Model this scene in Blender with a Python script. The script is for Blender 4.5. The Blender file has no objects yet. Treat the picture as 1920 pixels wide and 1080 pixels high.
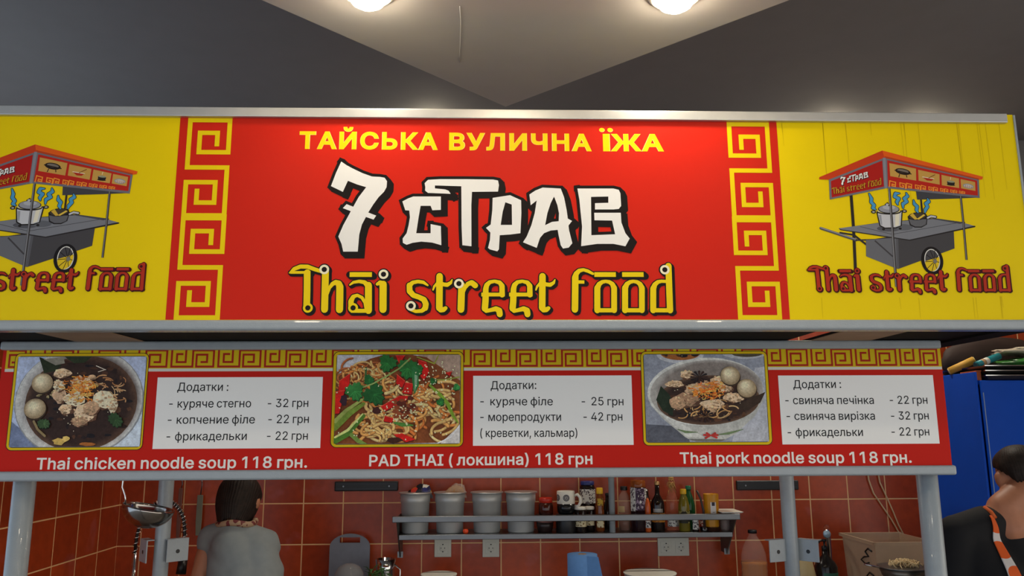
import bpy, bmesh, math, random
from mathutils import Vector, Matrix, geometry, noise
random.seed(7)
SC = bpy.context.scene
COL = SC.collection
EYE = 1.75
PI = math.pi

# ------------------------------------------------------------------ camera
F_PX, PITCH, YAW, ROLL = 1475.8, 0.18028, 0.033359, -0.00515
cp, sp = math.cos(PITCH), math.sin(PITCH)
FWD = Vector((math.sin(YAW)*cp, math.cos(YAW)*cp, sp))
R0 = Vector((math.cos(YAW), -math.sin(YAW), 0))
U0 = R0.cross(FWD)
RGT = R0*math.cos(ROLL) + U0*math.sin(ROLL)
UPV = -R0*math.sin(ROLL) + U0*math.cos(ROLL)
cam = bpy.data.cameras.new('camera'); cam_ob = bpy.data.objects.new('camera', cam); COL.objects.link(cam_ob)
cam.sensor_width = 36; cam.lens = F_PX*36/1920; cam.clip_start = 0.05; cam.clip_end = 60
m = Matrix((RGT, UPV, -FWD)).transposed().to_4x4(); m.translation = (0, 0, EYE)
cam_ob.matrix_world = m
SC.camera = cam_ob

# ------------------------------------------------------------------ view, world, lights
SC.view_settings.view_transform = 'Standard'; SC.view_settings.look = 'None'
SC.view_settings.gamma = 1; SC.view_settings.use_curve_mapping = False
SC.view_settings.exposure = 0.0
w = bpy.data.worlds.new('hall_light'); SC.world = w; w.use_nodes = True
nt = w.node_tree; bg = nt.nodes['Background']
tc = nt.nodes.new('ShaderNodeTexCoord'); sx = nt.nodes.new('ShaderNodeSeparateXYZ'); rp = nt.nodes.new('ShaderNodeValToRGB')
mr = nt.nodes.new('ShaderNodeMapRange'); mr.inputs[1].default_value = -1; mr.inputs[2].default_value = 1
nt.links.new(tc.outputs['Generated'], sx.inputs[0]); nt.links.new(sx.outputs['X'], mr.inputs[0])
nt.links.new(mr.outputs[0], rp.inputs[0]); nt.links.new(rp.outputs[0], bg.inputs[0])
rp.color_ramp.elements[0].color = (0.54, 0.73, 0.98, 1); rp.color_ramp.elements[1].color = (1.44, 1.31, 1.14, 1)   # daylight to the left, warm lamps to the right
bg.inputs[1].default_value = 1.22

def lamp_light(name, loc, energy, col=(1, .90, .74), size=2.4, blend=.8, rad=.04, aim=(0, 0, -1)):
    l = bpy.data.lights.new(name, 'SPOT'); l.energy = energy; l.color = col; l.spot_size = size; l.spot_blend = blend; l.shadow_soft_size = rad
    o = bpy.data.objects.new(name, l); COL.objects.link(o); o.location = loc
    o.rotation_euler = Vector(aim).to_track_quat('-Z', 'Y').to_euler()
    return o

# ------------------------------------------------------------------ picture pixel -> point on a known plane of the place
def ray(px, py): return FWD + RGT*((px-960)/F_PX) + UPV*((540-py)/F_PX)
def U(px, py, Y):
    d = ray(px, py); d = d*(Y/d.y); return Vector((d.x, d.y, d.z+EYE))
def UZ(px, py, z):
    d = ray(px, py); d = d*((z-EYE)/d.z); return Vector((d.x, d.y, z))
def UX(px, py, X):
    d = ray(px, py); d = d*(X/d.x); return Vector((d.x, d.y, d.z+EYE))
def WPX(n, Y): return n*Y/F_PX*1.0

def s2l(c):
    f = lambda v: (v/255/12.92) if v/255 <= .04045 else ((v/255+.055)/1.055)**2.4
    return (f(c[0]), f(c[1]), f(c[2]), 1)

# ------------------------------------------------------------------ materials
MATS = {}
def mat(name, rgb, rough=.5, metal=0, var=.06, scale=18, bump=0, bscale=120, trans=0, ior=1.45, alpha=1, coat=0, emit=0, spec=.5):
    if name in MATS: return MATS[name]
    M = bpy.data.materials.new(name); M.use_nodes = True; n = M.node_tree; b = n.nodes['Principled BSDF']
    c = s2l(rgb); b.inputs['Base Color'].default_value = c
    b.inputs['Roughness'].default_value = rough; b.inputs['Metallic'].default_value = metal
    b.inputs['Specular IOR Level'].default_value = spec
    b.inputs['Transmission Weight'].default_value = trans; b.inputs['IOR'].default_value = ior
    b.inputs['Alpha'].default_value = alpha; b.inputs['Coat Weight'].default_value = coat
    if emit: b.inputs['Emission Color'].default_value = c; b.inputs['Emission Strength'].default_value = emit
    t = n.nodes.new('ShaderNodeTexCoord')
    if var:
        nz = n.nodes.new('ShaderNodeTexNoise'); nz.inputs['Scale'].default_value = scale; nz.inputs['Detail'].default_value = 4
        r = n.nodes.new('ShaderNodeValToRGB'); n.links.new(t.outputs['Object'], nz.inputs['Vector']); n.links.new(nz.outputs['Fac'], r.inputs[0])
        r.color_ramp.elements[0].position = .3; r.color_ramp.elements[1].position = .7
        r.color_ramp.elements[0].color = [v*(1-var) for v in c[:3]]+[1]; r.color_ramp.elements[1].color = [min(1, v*(1+var)) for v in c[:3]]+[1]
        n.links.new(r.outputs[0], b.inputs['Base Color'])
    if bump:
        nb = n.nodes.new('ShaderNodeTexNoise'); nb.inputs['Scale'].default_value = bscale; n.links.new(t.outputs['Object'], nb.inputs['Vector'])
        bp = n.nodes.new('ShaderNodeBump'); bp.inputs['Strength'].default_value = bump; bp.inputs['Distance'].default_value = .002
        n.links.new(nb.outputs['Fac'], bp.inputs['Height']); n.links.new(bp.outputs['Normal'], b.inputs['Normal'])
    MATS[name] = M; return M

def print_mat(name, rough, coat=0, bump=0, spec=.12):
    M = bpy.data.materials.new(name); M.use_nodes = True; n = M.node_tree; b = n.nodes['Principled BSDF']
    a = n.nodes.new('ShaderNodeAttribute'); a.attribute_name = 'Col'
    n.links.new(a.outputs['Color'], b.inputs['Base Color']); b.inputs['Roughness'].default_value = rough; b.inputs['Coat Weight'].default_value = coat; b.inputs['Specular IOR Level'].default_value = spec
    MATS[name] = M; return M
PRINT = print_mat('printed_vinyl', .42)
PHOTO = print_mat('printed_photo', .45)
n_ = PHOTO.node_tree; at_ = [q for q in n_.nodes if q.type == 'ATTRIBUTE'][0]; tx_ = n_.nodes.new('ShaderNodeTexCoord'); prev = at_.outputs['Color']
for sc_, lo_, hi_ in ((38, .62, 1.28), (150, .66, 1.26), (420, .72, 1.2)):   # the speckle of a halftone food photo
    nz_ = n_.nodes.new('ShaderNodeTexNoise'); nz_.inputs['Scale'].default_value = sc_; nz_.inputs['Detail'].default_value = 3; n_.links.new(tx_.outputs['Object'], nz_.inputs['Vector'])
    mr_ = n_.nodes.new('ShaderNodeMapRange'); mr_.inputs[1].default_value = .3; mr_.inputs[2].default_value = .7; mr_.inputs[3].default_value = lo_; mr_.inputs[4].default_value = hi_; n_.links.new(nz_.outputs['Fac'], mr_.inputs[0])
    ml_ = n_.nodes.new('ShaderNodeMixRGB'); ml_.blend_type = 'MULTIPLY'; ml_.inputs[0].default_value = .5; n_.links.new(prev, ml_.inputs[1]); n_.links.new(mr_.outputs[0], ml_.inputs[2]); prev = ml_.outputs[0]
n_.links.new(prev, n_.nodes['Principled BSDF'].inputs['Base Color'])

def tile_mat(name, axes, off):
    """square glazed terracotta tiles with pale grout; axes: which object axes run across and up"""
    M = bpy.data.materials.new(name); M.use_nodes = True; n = M.node_tree; b = n.nodes['Principled BSDF']; L = n.links.new
    t = n.nodes.new('ShaderNodeTexCoord'); s = n.nodes.new('ShaderNodeSeparateXYZ'); L(t.outputs['Object'], s.inputs[0])
    cells = []; masks = []
    for ax, o in zip(axes, off):
        a = n.nodes.new('ShaderNodeMath'); a.operation = 'SUBTRACT'; a.inputs[1].default_value = o; L(s.outputs[ax], a.inputs[0])
        d = n.nodes.new('ShaderNodeMath'); d.operation = 'DIVIDE'; d.inputs[1].default_value = .2072; L(a.outputs[0], d.inputs[0])
        fl = n.nodes.new('ShaderNodeMath'); fl.operation = 'FLOOR'; L(d.outputs[0], fl.inputs[0]); cells.append(fl)
        fr = n.nodes.new('ShaderNodeMath'); fr.operation = 'FRACT'; L(d.outputs[0], fr.inputs[0])
        c = n.nodes.new('ShaderNodeMath'); c.operation = 'SUBTRACT'; c.inputs[1].default_value = .5; L(fr.outputs[0], c.inputs[0])
        ab = n.nodes.new('ShaderNodeMath'); ab.operation = 'ABSOLUTE'; L(c.outputs[0], ab.inputs[0]); masks.append(ab)
    mx = n.nodes.new('ShaderNodeMath'); mx.operation = 'MAXIMUM'; L(masks[0].outputs[0], mx.inputs[0]); L(masks[1].outputs[0], mx.inputs[1])
    nz = n.nodes.new('ShaderNodeTexNoise'); nz.inputs['Scale'].default_value = 9; nz.inputs['Detail'].default_value = 5; L(t.outputs['Object'], nz.inputs['Vector'])
    wob = n.nodes.new('ShaderNodeMath'); wob.operation = 'MULTIPLY_ADD'; wob.inputs[1].default_value = .006; L(nz.outputs['Fac'], wob.inputs[0]); L(mx.outputs[0], wob.inputs[2])
    ms = n.nodes.new('ShaderNodeMapRange'); ms.inputs[1].default_value = .4865; ms.inputs[2].default_value = .4905; L(wob.outputs[0], ms.inputs[0])
    cv = n.nodes.new('ShaderNodeCombineXYZ'); L(cells[0].outputs[0], cv.inputs[0]); L(cells[1].outputs[0], cv.inputs[1])
    wn = n.nodes.new('ShaderNodeTexWhiteNoise'); L(cv.outputs[0], wn.inputs['Vector'])
    r1 = n.nodes.new('ShaderNodeValToRGB'); r1.color_ramp.elements[0].color = s2l((178, 66, 30)); r1.color_ramp.elements[1].color = s2l((208, 84, 40)); L(wn.outputs['Value'], r1.inputs[0])
    n2 = n.nodes.new('ShaderNodeTexNoise'); n2.inputs['Scale'].default_value = 26; n2.inputs['Detail'].default_value = 8; L(t.outputs['Object'], n2.inputs['Vector'])
    mm = n.nodes.new('ShaderNodeMixRGB'); mm.blend_type = 'MULTIPLY'; mm.inputs[0].default_value = .5; L(r1.outputs[0], mm.inputs[1]); L(n2.outputs['Fac'], mm.inputs[2])
    # soft lavender patches mixed over the tile colour
    n3 = n.nodes.new('ShaderNodeTexNoise'); n3.inputs['Scale'].default_value = 6.5; n3.inputs['Detail'].default_value = 3; L(t.outputs['Object'], n3.inputs['Vector'])
    m3 = n.nodes.new('ShaderNodeMapRange'); m3.inputs[1].default_value = .62; m3.inputs[2].default_value = .70; m3.inputs[4].default_value = .16; L(n3.outputs['Fac'], m3.inputs[0])
    bl = n.nodes.new('ShaderNodeMixRGB'); bl.inputs[2].default_value = s2l((160, 112, 126)); L(m3.outputs[0], bl.inputs[0]); L(mm.outputs[0], bl.inputs[1])
    gm = n.nodes.new('ShaderNodeMixRGB'); gm.inputs[2].default_value = s2l((236, 190, 136)); L(ms.outputs[0], gm.inputs[0]); L(bl.outputs[0], gm.inputs[1])
    L(gm.outputs[0], b.inputs['Base Color']); b.inputs['Specular IOR Level'].default_value = .28
    rr = n.nodes.new('ShaderNodeMapRange'); rr.inputs[3].default_value = .28; rr.inputs[4].default_value = .8; L(ms.outputs[0], rr.inputs[0]); L(rr.outputs[0], b.inputs['Roughness'])
    bp = n.nodes.new('ShaderNodeBump'); bp.inputs['Strength'].default_value = .5; bp.inputs['Distance'].default_value = .002; bp.invert = True
    L(ms.outputs[0], bp.inputs['Height']); L(bp.outputs['Normal'], b.inputs['Normal'])
    return M

PAINT = mat('grey_powder_coat', (152, 160, 164), .24, 0, .03, 40, .3, 420, coat=.25)
ALU = mat('brushed_aluminium', (196, 196, 192), .38, .75, .03, 30, .06, 600)
STEEL = mat('stainless_steel', (112, 114, 116), .34, 1, .05, 14)
CHROME = mat('chrome', (215, 215, 212), .1, 1, 0)
DARKM = mat('dark_canopy_board', (26, 23, 21), .8, spec=.1)
BLACKP = mat('black_plastic', (22, 22, 23), .4, 0, .1)
WHITEP = mat('white_plastic', (222, 218, 205), .4, 0, .02)
GLASS = mat('clear_glass', (250, 250, 248), .04, 0, 0, trans=1, ior=1.35)
SKIN = mat('skin', (176, 116, 84), .5, 0, .08, 30)

# ------------------------------------------------------------------ mesh builder
class MB:
    def __init__(s): s.v = []; s.f = []; s.sm = []
    def add(s, vs, fs, sm=False):
        o = len(s.v); s.v += [Vector(x) for x in vs]
        for f in fs: s.f.append([i+o for i in f]); s.sm.append(sm)
        return s
    def box(s, c, d, rz=0, R=None):
        x, y, z = [k/2 for k in d]; R = R or Matrix.Rotation(rz, 3, 'Z'); c = Vector(c)
        vs = [c+R@Vector((i*x, j*y, k*z)) for i in (-1, 1) for j in (-1, 1) for k in (-1, 1)]
        return s.add(vs, [(0, 1, 3, 2), (4, 6, 7, 5), (0, 4, 5, 1), (2, 3, 7, 6), (0, 2, 6, 4), (1, 5, 7, 3)])
    def span(s, a, b):
        a, b = Vector(a), Vector(b); return s.box((a+b)/2, [abs(k) for k in (b-a)])
    def prism(s, pts, d):
        """closed outline pts pushed along vector d"""
        n = len(pts); P = [Vector(p) for p in pts]; d = Vector(d)
        s.add(P+[p+d for p in P], [tuple(range(n)), tuple(range(2*n-1, n-1, -1))]+[(i, (i+1) % n+n*0, (i+1) % n+n, i+n) for i in range(n)])
        return s
    def tube(s, path, r, n=12, cap=True, sm=True):
        P = [Vector(p) for p in path]; rs = r if isinstance(r, (list, tuple)) else [r]*len(P)
        vs = []; fs = []; up = None
        for i, p in enumerate(P):
            t = (P[min(i+1, len(P)-1)]-P[max(i-1, 0)]).normalized()
            if up is None: up = t.orthogonal().normalized()
            else: up = (up-t*up.dot(t)).normalized()
            b = t.cross(up)
            for k in range(n):
                a = 2*PI*k/n; vs.append(p+(up*math.cos(a)+b*math.sin(a))*rs[i])
        for i in range(len(P)-1):
            for k in range(n): fs.append((i*n+k, i*n+(k+1) % n, (i+1)*n+(k+1) % n, (i+1)*n+k))
        s.add(vs, fs, sm)
        if cap:
            o = len(s.v)-len(vs)
            s.f.append([o+k for k in range(n-1, -1, -1)]); s.sm.append(False)
            s.f.append([o+(len(P)-1)*n+k for k in range(n)]); s.sm.append(False)
        return s
    def lathe(s, prof, c=(0, 0, 0), n=28, sx=1, sy=1, R=None, sm=True):
        c = Vector(c); vs = []; fs = []; m = len(prof)
        for k in range(n):
            a = 2*PI*k/n
            for r, z in prof:
                p = Vector((r*math.cos(a)*sx, r*math.sin(a)*sy, z)); vs.append(c+(R@p if R else p))
        for k in range(n):
            q = (k+1) % n
            for i in range(m-1): fs.append((k*m+i, q*m+i, q*m+i+1, k*m+i+1))
        s.add(vs, fs, sm); o = len(s.v)-len(vs)
        if prof[0][0] > 1e-5: s.f.append([o+k*m for k in range(n-1, -1, -1)]); s.sm.append(False)
        if prof[-1][0] > 1e-5: s.f.append([o+k*m+m-1 for k in range(n)]); s.sm.append(False)
        return s
    def ball(s, c, r, n=16, R=None):
        r = (r, r, r) if not isinstance(r, (tuple, list)) else r
        prof = [(max(1e-6, math.sin(PI*i/n)), -math.cos(PI*i/n)) for i in range(n+1)]
        M = Matrix.Diagonal(r)
        return s.lathe(prof, c, n*2, R=(R@M if R else M))
    def build(s, name, m, parent=None, origin=None, bevel=0, weld=True):
        o3 = Vector(origin) if origin is not None else Vector((0, 0, 0))
        me = bpy.data.meshes.new(name); me.from_pydata([p-o3 for p in s.v], [], s.f)
        for p, q in zip(me.polygons, s.sm): p.use_smooth = q
        bm = bmesh.new(); bm.from_mesh(me)
        if weld: bmesh.ops.remove_doubles(bm, verts=bm.verts, dist=1e-6)
        bmesh.ops.recalc_face_normals(bm, faces=bm.faces); bm.to_mesh(me); bm.free()
        for mm in (m if isinstance(m, (list, tuple)) else [m]): me.materials.append(mm)
        o = bpy.data.objects.new(name, me); COL.objects.link(o)
        if parent is not None: o.parent = parent
        elif origin is not None: o.location = o3
        if bevel:
            b = o.modifiers.new('bevel', 'BEVEL'); b.width = bevel; b.segments = 3; b.limit_method = 'ANGLE'; b.angle_limit = .7
        return o

def tag(o, label, cat, group=None, kind=None):
    o['label'] = label
    if cat: o['category'] = cat
    if group: o['group'] = group
    if kind: o['kind'] = kind
    return o
def thing(name, label, cat, loc, group=None):
    o = bpy.data.objects.new(name, None); COL.objects.link(o); o.location = loc; o.empty_display_size = .05
    return tag(o, label, cat, group)
def struct(o): o['kind'] = 'structure'; return o
def copy_tree(o, parent=None):
    c = o.copy(); COL.objects.link(c)
    if parent is not None: c.parent = parent
    for ch in list(o.children): copy_tree(ch, c)
    return c

# ------------------------------------------------------------------ flat printed artwork, laid out in metres on its board
class Art:
    def __init__(s, Y, clip=None, step=2e-6): s.Y = Y; s.p = []; s.clip = clip; s.step = step
    def L(s, pts): # photograph measurements -> metres on the board
        return [(q.x, q.z) for q in (U(a, b, s.Y) for a, b in pts)]
    def poly(s, pts, col, holes=None, metres=False):
        P = pts if metres else s.L(pts)
        if s.clip and not holes: P = clip_poly(P, s.clip)
        if len(P) < 3: return
        H = [(h if metres else s.L(h)) for h in holes] if holes else []
        s.p.append(([P]+H, col))
    def stroke(s, pts, w, col, closed=False, metres=False, cap='round', join='miter'):
        P = [Vector(q) for q in (pts if metres else s.L(pts))]
        ws = w if isinstance(w, (list, tuple)) else [w]*len(P)
        if closed: P = P+[P[0]]; ws = list(ws)+[ws[0]]
        n = len(P)
        for i in range(n-1):
            a, b = P[i], P[i+1]; d = b-a
            if d.length < 1e-7: continue
            d.normalize(); nn = Vector((-d.y, d.x)); ha, hb = ws[i]/2, ws[i+1]/2
            ea = eb = 0
            if join == 'miter':
                def ext(j, h):
                    if j in (0, n-1) and not closed: return h if cap == 'square' else 0
                    p0 = P[(j-1) % (n-1)] if closed and j in (0, n-1) else P[j-1]
                    p1 = P[1] if closed and j in (0, n-1) else P[j+1]
                    t0 = (P[j]-p0); t1 = (p1-P[j])
                    if closed and j == n-1: t0 = P[j]-P[j-1]
                    if closed and j == 0: t0 = P[0]-P[n-2]
                    if t0.length < 1e-8 or t1.length < 1e-8: return 0
                    c = max(-1, min(1, t0.normalized().dot(t1.normalized()))); an = math.acos(c)
                    return h*min(1.15, math.tan(an/2) if an < 2.6 else 1.15)
                ea, eb = ext(i, ha), ext(i+1, hb)
            A, B = a-d*ea, b+d*eb
            s.poly([A+nn*ha, A-nn*ha, B-nn*hb, B+nn*hb], col, metres=True)
            if cap == 'round' and join != 'miter' or (cap == 'round' and not closed and i in (0, n-2)):
                js = ([i] if (i == 0 or join != 'miter') else [])+([i+1] if (i == n-2 or join != 'miter') else [])
                for j in js: s.disc(P[j], ws[j]/2, col, metres=True, n=10)
    def disc(s, c, r, col, ry=None, metres=False, n=20, rot=0):
        c = Vector(c if metres else s.L([c])[0]); ry = ry or r
        pts = []
        for k in range(n):
            a = 2*PI*k/n; x, z = r*math.cos(a), ry*math.sin(a)
            pts.append((c.x+x*math.cos(rot)-z*math.sin(rot), c.y+x*math.sin(rot)+z*math.cos(rot)))
        s.poly(pts, col, metres=True)
    def build(s, name, parent, origin, m=None, off=0.0):
        me = bpy.data.meshes.new(name); V = []; Fc = []; C = []
        y = s.Y-off; pc = None
        for k, (loops, col) in enumerate(s.p):
            y -= s.step*2 if col != pc else 5e-7; pc = col; o = len(V)
            if loops[0] == 'mesh': fl, fs = loops[1], loops[2]
            else: fl = keyhole(loops); fs = [range(len(fl))]
            V += [(q[0]-origin[0], y-origin[1], q[1]-origin[2]) for q in fl]
            for f in fs: Fc.append([o+i for i in f]); C.append(col)
        me.from_pydata(V, [], Fc); at = me.color_attributes.new('Col', 'FLOAT_COLOR', 'CORNER')
        for p, c in zip(me.polygons, C):
            l = s2l(c)
            for i in p.loop_indices: at.data[i].color = l
        me.materials.append(m or PRINT)
        ob = bpy.data.objects.new(name, me); COL.objects.link(ob); ob.parent = parent
        return ob
def keyhole(loops):
    """one outline, its holes joined to it by slits, running counter-clockwise"""
    P = [tuple(q) for q in loops[0]]
    if area(P) < 0: P.reverse()
    for h in loops[1:]:
        H = [tuple(q) for q in h]
        if area(H) > 0: H.reverse()
        a, b = min(((i, j) for i in range(len(P)) for j in range(len(H))), key=lambda t: (P[t[0]][0]-H[t[1]][0])**2+(P[t[0]][1]-H[t[1]][1])**2)
        P = P[:a+1]+H[b:]+H[:b+1]+P[a:]
    return P
def clip_poly(P, r):
    x0, z0, x1, z1 = r
    for ax, lim, sg in ((0, x0, 1), (0, x1, -1), (1, z0, 1), (1, z1, -1)):
        out = []
        for i in range(len(P)):
            a, b = P[i-1], P[i]; da, db = (a[ax]-lim)*sg, (b[ax]-lim)*sg
            if (da >= 0) != (db >= 0):
                t = da/(da-db); out.append((a[0]+(b[0]-a[0])*t, a[1]+(b[1]-a[1])*t))
            if db >= 0: out.append((b[0], b[1]))
        P = out
        if len(P) < 3: return []
    return P

def glyph(ch):
    q = GL[ch].split('|'); return int(q[0]), [[tuple(map(int, p.split(','))) for p in l.split()] for l in q[1:]]
def offset_loop(l, d):
    out = []; n = len(l)
    for i in range(n):
        a, b, c = Vector(l[i-1]), Vector(l[i]), Vector(l[(i+1) % n])
        e0 = (b-a).normalized(); e1 = (c-b).normalized(); n0 = Vector((-e0.y, e0.x)); n1 = Vector((-e1.y, e1.x))
        k = n0+n1
        if k.length < 1e-4: k = n0
        k.normalize(); f = 1/max(.5, k.dot(n0)); out.append(tuple(b+k*d*f))
    return out
def area(l): return sum(l[i-1][0]*l[i][1]-l[i][0]*l[i-1][1] for i in range(len(l)))/2
def winding_fill(loops):
    """triangles of every region the outlines wind around"""
    pts = []; eds = []
    for l in loops:
        o = len(pts); pts += [Vector(p) for p in l]; eds += [(o+i, o+(i+1) % len(l)) for i in range(len(l))]
    v, e, f = geometry.delaunay_2d_cdt(pts, eds, [], 0, 1e-4)[:3]
    keep = []
    for t in f:
        c = sum((v[i] for i in t), Vector((0, 0)))/len(t); wn = 0
        for l in loops:
            for i in range(len(l)):
                (x_0, y_0), (x_1, y_1) = l[i-1], l[i]
                if (y_0 > c.y) != (y_1 > c.y):
                    if c.x < x_0+(c.y-y_0)/(y_1-y_0)*(x_1-x_0): wn += 1 if y_1 > y_0 else -1
        if wn:
            t = list(t); a, b, d = (v[i] for i in t[:3])
            if (b-a).cross(d-a) < 0: t.reverse()
            keep.append(t)
    return [tuple(q) for q in v], keep
def thin(l, d):
    out = []
    for p in l:
        if not out or abs(p[0]-out[-1][0])+abs(p[1]-out[-1][1]) > d: out.append(p)
    return out
def text(art, s, a, b, cap, col, bold=0, track=0):
    """s set between photograph points a and b on the base line, capitals `cap` pixels high there"""
    x = 0; loops = []
    for ch in s:
        if ch == ' ': x += 150+track; continue
        adv, ls = glyph(ch)
        outer_sign = 1 if area(max(ls, key=lambda l: abs(area(l)))) > 0 else -1
        for l in ls:
            if bold: l = offset_loop(thin(l, 7), -bold*outer_sign)
            loops.append((ch, x, l, outer_sign))
        x += adv+track+bold*.6
    x0 = min(p[0]+lx for _, lx, l, _ in loops for p in l); x1 = max(p[0]+lx for _, lx, l, _ in loops for p in l)
    A, B = [Vector(q) for q in art.L([a, b])]; d = (B-A); sx = d.length/(x1-x0); d.normalize(); up = Vector((-d.y, d.x))
    sz = cap*art.Y/F_PX/(509+bold*2)*1.0
    T = lambda p, lx: tuple(A+d*((p[0]+lx-x0)*sx)+up*((p[1]+bold)*sz))
    per = {}
    for ch, lx, l, sg in loops: per.setdefault(lx, []).append(l)
    for lx, ls in per.items():
        vs, fs = winding_fill(ls)
        art.p.append((['mesh', [T(p, lx) for p in vs], fs], col))

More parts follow.
